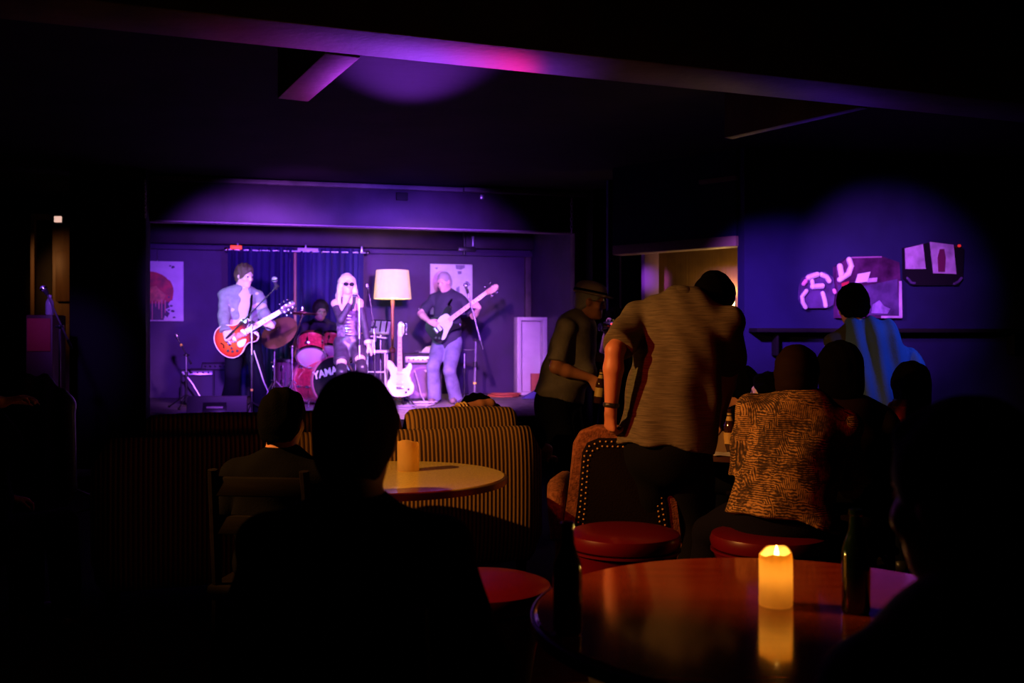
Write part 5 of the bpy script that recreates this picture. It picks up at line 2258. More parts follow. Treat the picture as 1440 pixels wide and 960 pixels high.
backslab(0, .0, .13).obj('back', m_rust, t)
bk = backslab(.052, -.012, .02).obj('back_panel', m_chback, t)
m_nail = mat('brass_nail', (.75, .45, .16), .45, .25)
edge = [(x * (1 - .07 / .28), .30 + (z - .30) * (1 - .07 / .70)) for x, z in out]
path = []
for (xa, za), (xb, zb) in zip(edge, edge[1:]):
    m_ = max(1, int(math.hypot(xb - xa, zb - za) / .024))
    for k in range(m_):
        path.append((xa + (xb - xa) * k / m_, za + (zb - za) * k / m_))
g = MB()
for row in (0, .022):
    for x, z in path:
        zz = .30 + (z - .30) * (1 - row / .6)
        xx = x * (1 - row / .21)
        g.sphere(ch(xx, -.014 - (zz - .3) * .16, zz), .0045, 6)
o = g.obj('nail_trim', m_nail, t)
o['kind'] = 'stuff'
MB().box(ch(0, .36, .30), (.54, .52, .20), RCH, .03, 3).obj('seat_frame', m_rust, t)
MB().box(ch(0, .38, .44), (.42, .50, .12), RCH, .045, 3).obj('seat_cushion', m_rust, t)
for q in (-1, 1):
    g = MB()
    g.tube([ch(q * .30, .02, .42), ch(q * .315, .10, .60), ch(q * .32, .22, .63), ch(q * .32, .50, .62), ch(q * .315, .58, .55), ch(q * .31, .58, .34)], [.03, .045, .055, .055, .05, .045], 12)
    g.box(ch(q * .29, .34, .42), (.07, .44, .32), RCH, .03)
    g.obj('arm', m_rust, t)
    for y in (.06, .56):
        MB().cyl(ch(q * .23, y, 0), ch(q * .24, y, .22), .018, .028, 12).obj('leg', m_dwood, t)


def chair(label, c, face):
    """plain dark wooden cafe chair"""
    c = V(c)
    R = rotz(math.radians(face))
    t = thing('wooden_chair', label, 'chair', c)
    w = lambda x, y, z: c + R @ V((x, y, z))
    MB().box(w(0, 0, .44), (.42, .42, .035), R, .012).obj('seat', m_dwood, t)
    for q in (-1, 1):
        MB().cyl(w(q * .18, -.18, 0), w(q * .18, -.18, .43), .015, .019, 10).obj('leg', m_dwood, t)
        MB().tube([w(q * .18, .20, 0), w(q * .18, .18, .44), w(q * .17, .24, .88)], .018, 8).obj('leg', m_dwood, t)
    for z, yy in ((.82, .232), (.68, .213)):
        MB().box(w(0, yy, z), (.34, .02, .07), R, .006).obj('back_rail', m_dwood, t)
    for q in (-1, 1):
        MB().cyl(w(q * .18, -.18, .2), w(q * .18, .19, .2), .010, n=8).obj('stretcher', m_dwood, t)
    return t
# ------------------------------------------------------------------ the cast
m_skin = mat('skin', (.62, .36, .26), .5, sub=.08)
m_skin2 = mat('skin_tan', (.52, .20, .11), .5)
m_skinp = mat('skin_pale', (.74, .50, .42), .5)
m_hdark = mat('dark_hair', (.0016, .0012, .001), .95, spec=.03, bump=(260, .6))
m_hbrown = mat('brown_hair', (.10, .055, .035), .5, bump=(260, .6))
m_hgrey = mat('grey_hair', (.42, .40, .40), .6, bump=(260, .6))
m_hblond = mat('blond_hair', (.78, .68, .50), .45, bump=(200, .5))
m_eye = mat('eye_dark', (.06, .04, .04), .2)
m_lip = mat('lips', (.50, .16, .15), .45)
m_jeans = mat('indigo_denim', (.10, .10, .20), .8, bump=(200, .3), var=(8, .3))
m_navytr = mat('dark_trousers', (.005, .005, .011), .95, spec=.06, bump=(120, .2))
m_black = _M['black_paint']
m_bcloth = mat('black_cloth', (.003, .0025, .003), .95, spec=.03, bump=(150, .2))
m_shoe = mat('black_leather', (.02, .018, .018), .35)
m_shoeb = mat('suede', (.22, .16, .14), .8)
Z = npv((0, 0, 1))


def N(p):
    return npv(tuple(p))


# --- guitarist
d = D_G
R_ = T_burst.to_3x3()
gx, gy, gz = N(R_ @ V((1, 0, 0))), N(R_ @ V((0, 1, 0))), N(R_ @ V((0, 0, 1)))
o_ = N(T_burst @ V((0, 0, 0)))
pk = N(T_burst @ V((-.02, .05, .075)))
fr_ = N(T_burst @ V((.385, -.005, -.005)))
root = N(PX(346, d, SZ))
pel = N(P(341, 472, d))
nk = N(P(339, 407, d))
p = Person('dark-haired guitarist in an open button shirt over a pale tee, strumming a sunburst guitar', root, face=18, H=1.74, pelvis=pel, neck=nk, syaw=22, sroll=-3,
           head=(62, -14, 0), headfwd=.03, skin=m_skinp, vox=.0075,
           hr=dict(w=pk - gx * .085 - gy * .05 + gz * .005, d=gx * .75 + gy * .35 - gz * .25, n=-gz * .9 + gx * .1, curl=[.5, .6, .7, .8]), er=N(P(292, 446, d + .05)),
           hl=dict(w=fr_ - gy * .085 - gx * .02 - gz * .015, d=gy * .8 - gz * .1 - gx * .15, n=gz, curl=[.75, .75, .8, .85], thumb=.3), el=N(P(377, 462, d + .1)),
           ar=N(PX(323, d, SZ + .085)), al=N(PX(369, d - .15, SZ + .085)))
p.hair(m_hbrown, 'short', 3, .006)
p.eyes(m_eye, m_lip)
p.top(mat('pale_tee', (.46, .40, .44), .85), .5, g=.008, hem=.03, name='tee_shirt', collar=False)
m_chambray = mat('chambray', (.19, .19, .22), .85, var=(18, .2), bump=(160, .2))
sd = SDF()
s_ = p.s
p.torso(sd, g=.020)
sd.cone(p.pel + p.spine * .1, p.pel - p.spine * .14, .165 * s_, .185 * s_, .03, sq=(p.F, .74))
sd.cut(p.pel - p.spine * .14, -p.spine)
# open front
mid = p.pel + p.spine * .22 + p.SF * .16 - p.SR * .02
sd.ell(mid, np.stack([p.SR, p.SF, p.spine]), (.062, .20, .40), .02, 'sub')
for sh, el, w in ((p.shr, p.elr, p.wr), (p.shl, p.ell, p.wl)):
    sd.cone(sh, el, .066, .062, .02)
    e2 = el + (w - el) * .62
    sd.cone(el, e2, .062, .050, .015, flat='b')
    dd = unit(w - el)
    sd.cone(e2 - dd * .06, e2 + dd * .006, .060, .062, .006, flat='ab')
f, u, r = p.hf
for q in (1, -1):
    c = p.nk + p.SF * .03 + p.SR * q * .062 + p.spine * .02
    sd.cone(c + p.spine * .02 - p.SF * .06, c + p.SF * .055 - p.spine * .06 + p.SR * q * .02, .020, .014, .012)
sd.disp = waves(.0065, 26, 5)
p.child('open_shirt', sd, m_chambray)
p.bottoms(m_navytr, 1.0, g=.022, flare=.03)
p.shoes(m_shoe)
g = MB()
sp_ = [V(p.nk + p.SR * .12 - p.SF * .10 - p.spine * .12), V(p.nk + p.SR * -.07 + p.SF * .02 + p.spine * .022), V(p.nk - p.SR * .13 + p.SF * .14 - p.spine * .15), V(T_burst @ V((.20, .09, -.02)))]
g.tube([V(p.shl + p.spine * .075 + p.SR * .07 - p.SF * .05), V(p.shl + p.spine * .085 + p.SR * .06 + p.SF * .02), V(p.shl - p.spine * .10 + p.SR * .09 + p.SF * .16), V(T_burst @ V((.19, .10, -.01)))], .014, 6)
tag(g.obj('guitar_strap', m_bcloth, None, origin=V(p.shl)), 'black guitar strap over the shoulder of the guitarist in the open shirt', 'strap')

# --- singer
d = D_S
root = N(PX(491, d, SZ))
mouth = N(P(497, 411, d - .17))
p = Person('blonde singer in sunglasses, black off-shoulder corset top and leather shorts, singing into a microphone', root, face=8, H=1.62, female=True,
           pelvis=N(P(491, 482, d)), neck=N(P(488, 418, d)), head=(22, -2, 2), headfwd=.0, skin=m_skinp, vox=.0072,
           hr=dict(w=N(P(494, 424, d - .20)), d=Z * .75 + npv((.35, .1, 0)), n=npv((.3, -.4, .35)) + npv((.5, 0, 0)), curl=[.9, .9, .95, 1.0], thumb=.9), er=N(P(474, 446, d - .12)),
           hl=dict(w=N(P(518, 487, d - .10)), d=-Z * .7 + npv((.45, -.1, 0)), n=npv((-.7, .3, -.2)), curl=.4), el=N(P(513, 455, d + .08)),
           ar=N(PX(483, d - .05, SZ + .12)), al=N(PX(516, d - .18, SZ + .12)), kr=N(P(479, 520, d - .4)), kl=N(P(512, 518, d - .6)))
p.hair(m_hblond, 'long', 2, .0022)
p.glasses(m_blackgl, m_blackgl, 1.15)
p.eyes(m_eye, mat('red_lips', (.55, .08, .12), .35))
m_top = mat('sheer_black', (.055, .035, .06), .6, var=(40, .3))
sd = SDF()
s_ = p.s
for sh, el, w in ((p.shr, p.elr, p.wr), (p.shl, p.ell, p.wl)):
    a0 = sh + (el - sh) * .22
    sd.cone(a0, el, .051 * s_, .046 * s_, .012, flat='a')
    sd.cone(el, el + (w - el) * .9, .046 * s_, .034 * s_, .012, flat='b')
p.child('sleeves', sd, m_top)
m_cors = mat('corset_leather', (.16, .10, .16), .38, var=(30, .6), bump=(50, .5))
sd = SDF()
p.torso(sd, g=.011)
sd.cut(p.nk - p.spine * .155, p.spine)
sd.cut(p.pel + p.spine * .03, -p.spine)
sd.disp = waves(.002, 50, 2)
cors = p.child('corset', sd, m_cors)
g = MB()
for k in range(7):
    c = V(p.pel + p.spine * (.09 + k * .035) + p.SF * (.135 + .010 * k * (k < 5) + .045 * (k >= 4) * .5))
    g.box(c, (.075, .010, .010), None, .003)
    
g.obj('clasp', m_chrome, cors)
sd = SDF()
for q in (1, -1):
    a0 = p.nk - p.spine * .15 + p.SF * .09 + p.SR * q * .06
    sd.cone(a0, p.nk + p.SR * q * .055 + p.spine * .0 + p.SF * .05, .010, .008, .004)
    sd.cone(p.nk + p.SR * q * .055 + p.SF * .05, p.nk + p.SR * q * .045 - p.SF * .05 + p.spine * .02, .009, .009, .004)
p.child('halter_strap', sd, m_bcloth)
p.bottoms(mat('black_leather_shorts', (.060, .040, .065), .32, var=(20, .4), bump=(30, .4)), .32, g=.014, name='shorts', top=.07)
sd = SDF()
for kn, an, hp in ((p.knr, p.anr, p.hpr), (p.knl, p.anl, p.hpl)):
    a0 = kn + (hp - kn) * .22
    sd.cone(a0, kn, .067 * s_, .062 * s_, .02, flat='a')
    sd.cone(kn, an, .062 * s_, .044 * s_, .02)
    f0 = an.copy(); f0[2] = SZ + .04
    sd.cone(an, f0, .044 * s_, .036 * s_, .02)
    sd.cone(f0, f0 + p.F * .15 - Z * .012, .036 * s_, .026 * s_, .02)
    sd.cone(an - p.F * .03, npv((an[0], an[1], SZ + .005)) - p.F * .05, .03 * s_, .016 * s_, .02)
sd.cut(npv((0, 0, SZ + .002)), -Z)
p.child('boots', sd, mat('boot_leather', (.035, .025, .04), .3, bump=(30, .3)))
sd = SDF()
dd = unit(p.wl - p.ell)
sd.cone(p.wl - dd * .05, p.wl - dd * .005, .040, .042, .005, flat='ab')
p.child('bracelet', sd, mat('white_cuff', (.80, .76, .80), .4))
w = p.wr
ax = unit(npv((.18, .35, 1.0)))
hm = N(P(499, 413, d - .25))
microphone('microphone held at the mouth of the blonde singer', V(hm), V(hm - npv((.02, -.02, .17))), .026)

# --- drummer
d = 13.05
root = N(PX(452, d, SZ))
p = Person('dark-haired drummer in glasses and a dark polo, seated behind the red drums', root, face=10, H=1.72, pelvis=N(PX(450, d + .05, SZ + .56)), neck=N(P(449, 452, d - .05)),
           head=(28, -16, 4), skin=m_skin, vox=.0085,
           hr=dict(w=N(P(428, 478, d - .45)), d=npv((.4, -.8, -.1)), n=-Z, curl=.9), er=N(P(424, 474, d - .05)),
           hl=dict(w=N(P(475, 486, d - .45)), d=npv((-.2, -.9, -.1)), n=-Z, curl=.9), el=N(P(478, 478, d)),
           ar=N(PX(440, d - .45, SZ + .085)), al=N(PX(478, d - .4, SZ + .085)))
p.hair(mat('wavy_dark_hair', (.022, .015, .013), .5, bump=(260, .6)), 'thick', 6, .008)
p.eyes(m_eye, m_lip)
p.glasses(m_bmetal)
p.top(mat('dark_polo', (.030, .028, .055), .8), .8, g=.016, hem=.04, amp=.005)
p.bottoms(m_navytr, 1.0)
p.shoes(m_shoe)
t = thing('drum_throne', 'round black drum throne under the drummer', 'stool', V((p.pel[0], p.pel[1], SZ)))
b0 = V((p.pel[0], p.pel[1], SZ))
MB().lathe([(0, .36), (.15, .36), (.17, .38), (.17, .43), (.15, .45), (0, .455)], b0, 28).obj('seat', m_bcloth, t)
MB().cyl(b0 + V((0, 0, .1)), b0 + V((0, 0, .36)), .02, n=10).obj('post', m_chrome, t)
for k in range(3):
    a = k * 2.094
    MB().cyl(b0 + V((0, 0, .25)), b0 + V((.24 * math.cos(a), .24 * math.sin(a), .012)), .011, n=8).obj('leg', m_chrome, t)
for q, w, dd, lab in ((1, p.wr, npv((.25, -.9, .25)), 'wooden drumstick in the raised hand near the red tom'), (-1, p.wl, npv((-.45, -.8, .2)), 'wooden drumstick held low over the snare drum')):
    h0 = w + unit(dd) * .06
    g = MB().cyl(V(h0 - unit(dd) * .10), V(h0 + unit(dd) * .28), .0075, .005, 8)
    g.sphere(V(h0 + unit(dd) * .29), .007, 8)
    tag(g.obj('drumstick', m_lwood, None, origin=V(h0)), lab, 'drumstick')

# --- bass player
d = D_B
R_ = T_bass.to_3x3()
gx, gy, gz = N(R_ @ V((1, 0, 0))), N(R_ @ V((0, 1, 0))), N(R_ @ V((0, 0, 1)))
pk = N(T_bass @ V((-.04, .04, .07)))
fr_ = N(T_bass @ V((.50, 0, -.005)))
root = N(PX(627, d, SZ))
p = Person('grey-haired bass player in a dark polo with pale shoulder stripes and jeans', root, face=-12, H=1.72, fat=1.06, pelvis=N(P(629, 479, d)), neck=N(P(629, 412, d)), syaw=-8,
           head=(-34, -18, -4), headfwd=.035, skin=m_skinp, vox=.008,
           hr=dict(w=pk - gx * .05 + gy * .09, d=-gy * .75 + gx * .45 - gz * .2, n=-gz, curl=[.55, .6, .7, .8]), er=N(P(582, 440, d - .05)),
           hl=dict(w=fr_ - gy * .09 - gz * .02, d=gy * .85 - gx * .1, n=gz, curl=[.7, .75, .8, .85], thumb=.3), el=N(P(668, 452, d - .05)),
           ar=N(PX(611, d - .1, SZ + .085)), al=N(PX(641, d, SZ + .085)))
p.hair(m_hgrey, 'crop', 4, .002)
p.eyes(m_eye, m_lip)
p.top(mat('navy_polo', (.035, .03, .06), .8, bump=(160, .2)), .85, g=.016, hem=.14, amp=.005)
for sh, el, q in ((p.shr, p.elr, 1), (p.shl, p.ell, -1)):
    sd = SDF()
    o2 = unit(p.SR * q * .5 + p.spine * .7)
    a = p.nk + (sh - p.nk) * .45 + p.spine * .052
    sd.cone(a, sh + o2 * .056, .0095, .0095, .004)
    e = sh + (el - sh) * .78 + unit(p.SR * q + p.spine * .35) * .056
    sd.cone(sh + o2 * .056, e, .0095, .0095, .004)
    p.child('shoulder_stripe', sd, mat('white_piping', (.75, .72, .75), .8), .006)
p.bottoms(mat('washed_denim', (.20, .19, .32), .85, bump=(200, .3), var=(7, .35)), 1.0, g=.020, flare=.02)
p.shoes(m_shoeb)
p.belt(m_shoe, .02)
g = MB()
g.tube([V(p.shl + p.spine * .06 + p.SR * .06 - p.SF * .06), V(p.shl + p.spine * .075 + p.SR * .06 + p.SF * .02), V(p.nk - p.spine * .15 + p.SF * .16 - p.SR * .05), V(T_bass @ V((.22, .12, .0)))], .016, 6)
tag(g.obj('guitar_strap', m_bcloth, None, origin=V(p.shl)), 'black strap of the dark bass guitar over the bass player', 'strap')

# --- man in the hat
d = 6.9
root = N(PX(800, d, 0))
pel = N(P(786, 556, d))
nk = N(P(814, 452, d))
hb = N(P(831, 531, d - .20))
p = Person('older man in a grey trilby hat, glasses and grey short-sleeve shirt, holding a beer bottle', root, face=68, H=1.74, fat=1.24, pelvis=pel, neck=nk, syaw=64,
           head=(82, -12, 0), headfwd=.045, skin=m_skin2, vox=.009,
           hr=dict(w=hb, d=npv((.35, -.1, -.5)), n=npv((.2, .9, .1)), curl=[1.0, 1.0, 1.05, 1.1], thumb=.8), er=N(P(792, 535, d - .25)),
           hl=dict(w=N(P(850, 505, d + .25)), d=npv((.8, .1, .2)), n=-Z, curl=.7), el=N(P(830, 520, d + .5)))
p.hair(m_hgrey, 'crop', 4, .002)
p.eyes(m_eye, m_lip)
p.glasses(m_bmetal)
p.top(mat('grey_shirt', (.24, .20, .18), .9, bump=(140, .3), var=(14, .2)), .86, g=.022, hem=.02, amp=.008, freq=17, sg=.024)
p.bottoms(m_navytr, 1.0, g=.024)
p.belt(m_shoe, .02)
p.shoes(m_shoe)
f, u, r = p.hf
A = np.stack([r, f, u])
H = lambda x, y, z: p.hc + (r * x + f * y + u * z) * p.s
sd = SDF()
sd.ell(H(0, -.012, .085), A, npv((.092, .112, .062)) * p.s, .015)
sd.ell(H(0, -.012, .062), A, npv((.096, .118, .05)) * p.s, .015)
sd.cut(H(0, 0, .052), -u)
sd.ell(H(0, -.01, .165), A, npv((.022, .09, .03)) * p.s, .02, 'sub')
hat = p.child('hat', sd, mat('grey_felt', (.40, .30, .27), .9, bump=(200, .2)))
sd = SDF()
sd.ell(H(0, .005, .052), A, npv((.128, .155, .012)) * p.s, .008)
p.child('hat_brim', sd, _M['grey_felt'], par=hat)
sd = SDF()
sd.ell(H(0, -.012, .062), A, npv((.100, .122, .05)) * p.s, .005)
sd.cut(H(0, 0, .084), u)
sd.cut(H(0, 0, .056), -u)
p.child('hat_band', sd, m_bcloth, par=hat)
bottle('brown beer bottle held low by the man in the hat', V(hb + npv((.045, -.02, -.17))), m_brown, tilt=Matrix.Rotation(.12, 3, 'Y'))

# --- bending man
d = 4.45
root = N(PX(935, d, 0))
pel = N(PX(938, d - .03, .93))
nk = N(P(962, 428, d + .05))
# hand grips the top rail of the armchair
hw = N(P(859, 577, d - .10))
p = Person('man in loose tan linen shirt seen from behind, bending, hand on the armchair', root, face=152, H=1.80, fat=1.12, wsc=1.06, pelvis=pel, neck=nk, syaw=158, sroll=-1, hc=N(P(1004, 423, d + .17)),
           head=(140, -40, 0), headfwd=.055, skin=m_skin2, vox=.008,
           hl=dict(w=hw, d=npv((.02, .30, -.75)), n=npv((.85, .5, .1)), curl=[.8, .85, .9, .95], thumb=.7), el=N(P(840, 490, d - .25)),
           hr=dict(w=N(P(1013, 590, d + .35)), d=npv((.1, .5, -.8)), n=npv((-.8, .2, 0)), curl=.5), er=N(P(1040, 500, d + .1)),
           ar=N(PX(965, d, .085)), al=N(PX(902, d - .05, .085)))
p.hair(m_hdark, 'short', 9, .003)
p.eyes(m_eye, m_lip)
m_linen = mat('tan_linen', (.20, .145, .085), .92)
nt, b = nodes_of(m_linen)
n1 = nt.nodes.new('ShaderNodeTexNoise')
n1.inputs['Scale'].default_value = 3
n1.inputs['Detail'].default_value = 6
nt.links.new(texco(nt, (5, 5, 90)), n1.inputs['Vector'])
nt.links.new(ramp(nt, n1.outputs['Fac'], [(.32, (.060, .048, .030)), (.68, (.140, .113, .072))]), b.inputs['Base Color'])
bp = nt.nodes.new('ShaderNodeBump')
bp.inputs['Strength'].default_value = .4
bp.inputs['Distance'].default_value = .004
nt.links.new(n1.outputs['Fac'], bp.inputs['Height'])
nt.links.new(bp.outputs['Normal'], b.inputs['Normal'])
c0, SRv, SPv, SFv = p.pel.copy(), p.SR.copy(), p.spine.copy(), p.SF.copy()
wv = waves(.006, 16, 12)


def folds(q):
    x = (q - c0) @ SRv
    z = (q - c0) @ SPv
    fall = np.clip((.42 - z) / .25, 0, 1)
    return fall * (.008 * np.sin(x * 40 + 1.2 * np.sin(z * 7) + .6) + .005 * np.sin(x * 21 - z * 6)) + wv(q) * .7 + (1 - fall) * .003 * np.sin(x * 50 + z * 40)


p.top(m_linen, .88, g=.030, hem=.075, hemr=.222, sg=.030, disp=folds, name='linen_shirt')
sd = SDF()
cdir = unit(p.hc - p.nk)
sd.cone(p.nk - cdir * .02, p.nk + cdir * .085, .088, .078, .01, flat='b')
sd.disp = waves(.002, 30, 3)
p.child('collar', sd, m_linen)
p.bottoms(mat('dark_jeans', (.005, .005, .006), .95, spec=.05, bump=(150, .2)), 1.0, g=.024)
p.shoes(m_shoe)
sd = SDF()
dd = unit(p.wl - p.ell)
sd.cone(p.wl - dd * .035, p.wl - dd * .012, .037, .037, .004, flat='ab')
p.child('watch', sd, m_shoe)

# --- seated man in the patterned shirt
d = ALO.y
root = npv((ALO.x, ALO.y - .0, 0))
pel = npv((ALO.x + .06, ALO.y - .0, .68))
nk = N(P(1126, 566, d + .08))
p = Person('balding man in a gold patterned shirt seen from behind, sitting on a red stool', root, face=166, H=1.76, fat=1.10, wsc=1.0, pelvis=pel, neck=nk, syaw=170, hc=N(P(1122, 531, d + .11)),
           head=(150, -6, 0), headfwd=.0, skin=m_skin2, vox=.008,
           hl=dict(w=N(P(1052, 690, d + .35)), d=npv((.3, .8, -.1)), n=-Z, curl=.6), el=N(P(1052, 680, d - .05)),
           hr=dict(w=N(P(1190, 690, d + .4)), d=npv((-.3, .8, -.1)), n=-Z, curl=.6), er=N(P(1205, 680, d)),
           ar=npv((ALO.x + .22, ALO.y + .46, .085)), al=npv((ALO.x - .18, ALO.y + .46, .085)), kr=npv((ALO.x + .2, ALO.y + .6, .9)), kl=npv((ALO.x - .2, ALO.y + .6, .9)))
p.hair(mat('auburn_hair', (.010, .0035, .0025), .8, spec=.08), 'short', 5, .002)
p.eyes(m_eye, m_lip)
m_aloha = mat('patterned_shirt', (.3, .18, .06), .88)
nt, b = nodes_of(m_aloha)
co = texco(nt, (1, 1, 1), (0, 0, -.25))
vo = nt.nodes.new('ShaderNodeTexVoronoi')
vo.inputs['Scale'].default_value = 21
vo.distance = 'CHEBYCHEV'
nt.links.new(co, vo.inputs['Vector'])
sep = nt.nodes.new('ShaderNodeSeparateColor')
nt.links.new(vo.outputs['Color'], sep.inputs['Color'])


def wave(scale, direction, dist=1.5):
    w = nt.nodes.new('ShaderNodeTexWave')
    w.bands_direction = direction
    w.inputs['Scale'].default_value = scale
    w.inputs['Distortion'].default_value = dist
    w.inputs['Detail'].default_value = 2
    nt.links.new(co, w.inputs['Vector'])
    return w.outputs['Fac']


def mixv(fac, a, b_):
    m = nt.nodes.new('ShaderNodeMix')
    m.data_type = 'FLOAT'
    nt.links.new(fac, m.inputs[0])
    nt.links.new(a, m.inputs[2])
    nt.links.new(b_, m.inputs[3])
    return m.outputs[0]


def thresh(v, t_):
    m = nt.nodes.new('ShaderNodeMath')
    m.operation = 'GREATER_THAN'
    nt.links.new(v, m.inputs[0])
    m.inputs[1].default_value = t_
    return m.outputs[0]


pat = mixv(thresh(sep.outputs[0], .55), wave(46, 'X', 2), wave(40, 'Z', 2))
rings = nt.nodes.new('ShaderNodeTexWave')
rings.wave_type = 'RINGS'
rings.rings_direction = 'SPHERICAL'
rings.inputs['Scale'].default_value = 30
rings.inputs['Distortion'].default_value = 6
nt.links.new(co, rings.inputs['Vector'])
pat = mixv(thresh(sep.outputs[1], .66), pat, rings.outputs['Fac'])
nz = nt.nodes.new('ShaderNodeTexNoise')
nz.inputs['Scale'].default_value = 22
nz.inputs['Detail'].default_value = 3
nt.links.new(co, nz.inputs['Vector'])
ad = nt.nodes.new('ShaderNodeMath')
ad.operation = 'MULTIPLY'
nt.links.new(pat, ad.inputs[0])
nt.links.new(nz.outputs['Fac'], ad.inputs[1])
n3 = nt.nodes.new('ShaderNodeTexNoise')
n3.inputs['Scale'].default_value = 75
n3.inputs['Detail'].default_value = 4
nt.links.new(co, n3.inputs['Vector'])
half = nt.nodes.new('ShaderNodeValue')
half.outputs[0].default_value = .55
vo2 = nt.nodes.new('ShaderNodeTexVoronoi')
vo2.inputs['Scale'].default_value = 11
vo2.distance = 'CHEBYCHEV'
nt.links.new(co, vo2.inputs['Vector'])
sp2 = nt.nodes.new('ShaderNodeSeparateColor')
nt.links.new(vo2.outputs['Color'], sp2.inputs['Color'])
ma = nt.nodes.new('ShaderNodeMath')
ma.operation = 'MULTIPLY_ADD'
nt.links.new(sp2.outputs[0], ma.inputs[0])
ma.inputs[1].default_value = .16
nt.links.new(mixv(half.outputs[0], ad.outputs[0], n3.outputs['Fac']), ma.inputs[2])
fin = ma.outputs[0]
nt.links.new(ramp(nt, fin, [(.34, (.022, .011, .004)), (.47, (.10, .052, .018)), (.62, (.46, .27, .085))]), b.inputs['Base Color'])
p.top(m_aloha, .9, g=.024, hem=.06, hemr=.225, sg=.028, amp=.009, freq=15, name='patterned_shirt')
p.bottoms(m_navytr, 1.0)
p.shoes(m_shoe)

# --- standing woman in the blue wrap
d = 6.1
root = N(PX(1213, d, 0))
p = Person('woman with a dark cropped head and pale blue wrap, standing before the large artwork', root, face=170, H=1.66, female=True, skin=m_skin2, vox=.009,
           head=(185, -8, 0), pelvis=N(PX(1216, d, .88)), neck=N(P(1203, 463, d)),
           hr=dict(w=N(P(1246, 560, d + .1)), d=-Z, n=npv((-1, 0, 0)), curl=.4), er=N(P(1252, 500, d)),
           hl=dict(w=N(P(1182, 545, d + .2)), d=-Z + npv((0, .4, 0)), n=npv((1, 0, 0)), curl=.4), el=N(P(1176, 500, d)))
p.hair(m_hdark, 'thick', 8, .004)
p.eyes(m_eye, m_lip)
p.top(mat('black_top', (.02, .018, .022), .85), .0, g=.012, hem=.02, collar=False)
sd = SDF()
s_ = p.s
p.torso(sd, g=.030)
sd.cone(p.shr, p.nk - p.SR * .02, .075, .065, .04)
sd.cone(p.shr, p.elr, .082, .085, .05)
sd.cone(p.shr - p.SR * .02 - p.SF * .02, p.pel + p.SR * .07 - Z * .22, .12, .16, .06, sq=(p.SF, .75))
sd.cone(p.elr, p.elr - Z * .40 + p.SR * .05, .085, .05, .05)
sd.cut(p.nk - p.SR * .075, -p.SR + p.spine * .25)
c0, SRv = p.pel.copy(), p.SR.copy()
sd.disp = lambda q: .012 * np.sin((q - c0) @ SRv * 55 + (q[:, 2]) * 4)
sd.cut(p.pel - Z * .16, -Z)
p.child('wrap', sd, mat('pale_blue_wrap', (.03, .075, .24), .85, bump=(120, .3)))
p.bottoms(m_navytr, 1.0)
p.shoes(m_shoe)


def sitter(label, px, ptop, d, face, skin, hairm, style, topm, H=1.72, lean=(0, 0), fat=1.0, head=None, name_top='shirt', sleeve=.9, female=False, chairlab=None, vox=.010, hs=3, amp=.005, **kw):
    """somebody on a chair; px, ptop give the crown of the head"""
    F = facedir(face)
    s = H / 1.75
    crown = N(P(px, ptop, d))
    hz = crown[2]
    nk = npv((crown[0], crown[1], hz - .285 * s))
    pel = npv((crown[0] - lean[0], crown[1] - lean[1], max(.52, nk[2] - .53 * s)))
    root = npv((pel[0], pel[1], 0))
    R = unit(np.cross(F, UP))
    kk = dict(ar=root + R * .12 + F * .45 + Z * .085, al=root - R * .12 + F * .45 + Z * .085, kr=root + R * .12 + F * .6 + Z * .9, kl=root - R * .12 + F * .6 + Z * .9)
    if 'hr' not in kw:
        kk['hr'] = dict(w=pel + R * .12 + F * .34 + Z * .10, d=F * .8 - R * .3 - Z * .2, n=-Z, curl=.6)
        kk['er'] = pel + R * .5 + Z * .1 - F * .2
    if 'hl' not in kw:
        kk['hl'] = dict(w=pel - R * .12 + F * .34 + Z * .10, d=F * .8 + R * .3 - Z * .2, n=-Z, curl=.6)
        kk['el'] = pel - R * .5 + Z * .1 - F * .2
    kk.update(kw)
    p = Person(label, root, face=face, H=H, fat=fat, pelvis=pel, neck=nk, head=head or (face, -4, 0), skin=skin, vox=vox, female=female, **kk)
    if hairm:
        p.hair(hairm, style, hs, amp)
    p.eyes(m_eye, m_lip)
    p.top(topm, sleeve, g=.022, hem=.06, sg=.024, amp=.007, freq=16, name=name_top)
    p.bottoms(m_navytr, 1.0)
    p.shoes(m_shoe)
    if chairlab:
        c = V((pel[0], pel[1], 0)) + V(F) * .02
        chair(chairlab, c, face)
    return p


# large dark head in front of the stage
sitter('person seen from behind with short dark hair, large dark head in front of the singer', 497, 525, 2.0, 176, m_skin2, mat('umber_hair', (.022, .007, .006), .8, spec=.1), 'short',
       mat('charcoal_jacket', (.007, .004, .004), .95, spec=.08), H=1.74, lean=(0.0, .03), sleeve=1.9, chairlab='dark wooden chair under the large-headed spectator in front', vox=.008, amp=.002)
# small dark head below the guitarist
sitter('dark-haired spectator seated low, small round head below the drum kit', 395, 545, 3.75, 172, m_skin2, m_hdark, 'short', m_bcloth, H=1.66, chairlab='dark wooden chair under the small-headed spectator below the drum kit', amp=.004)
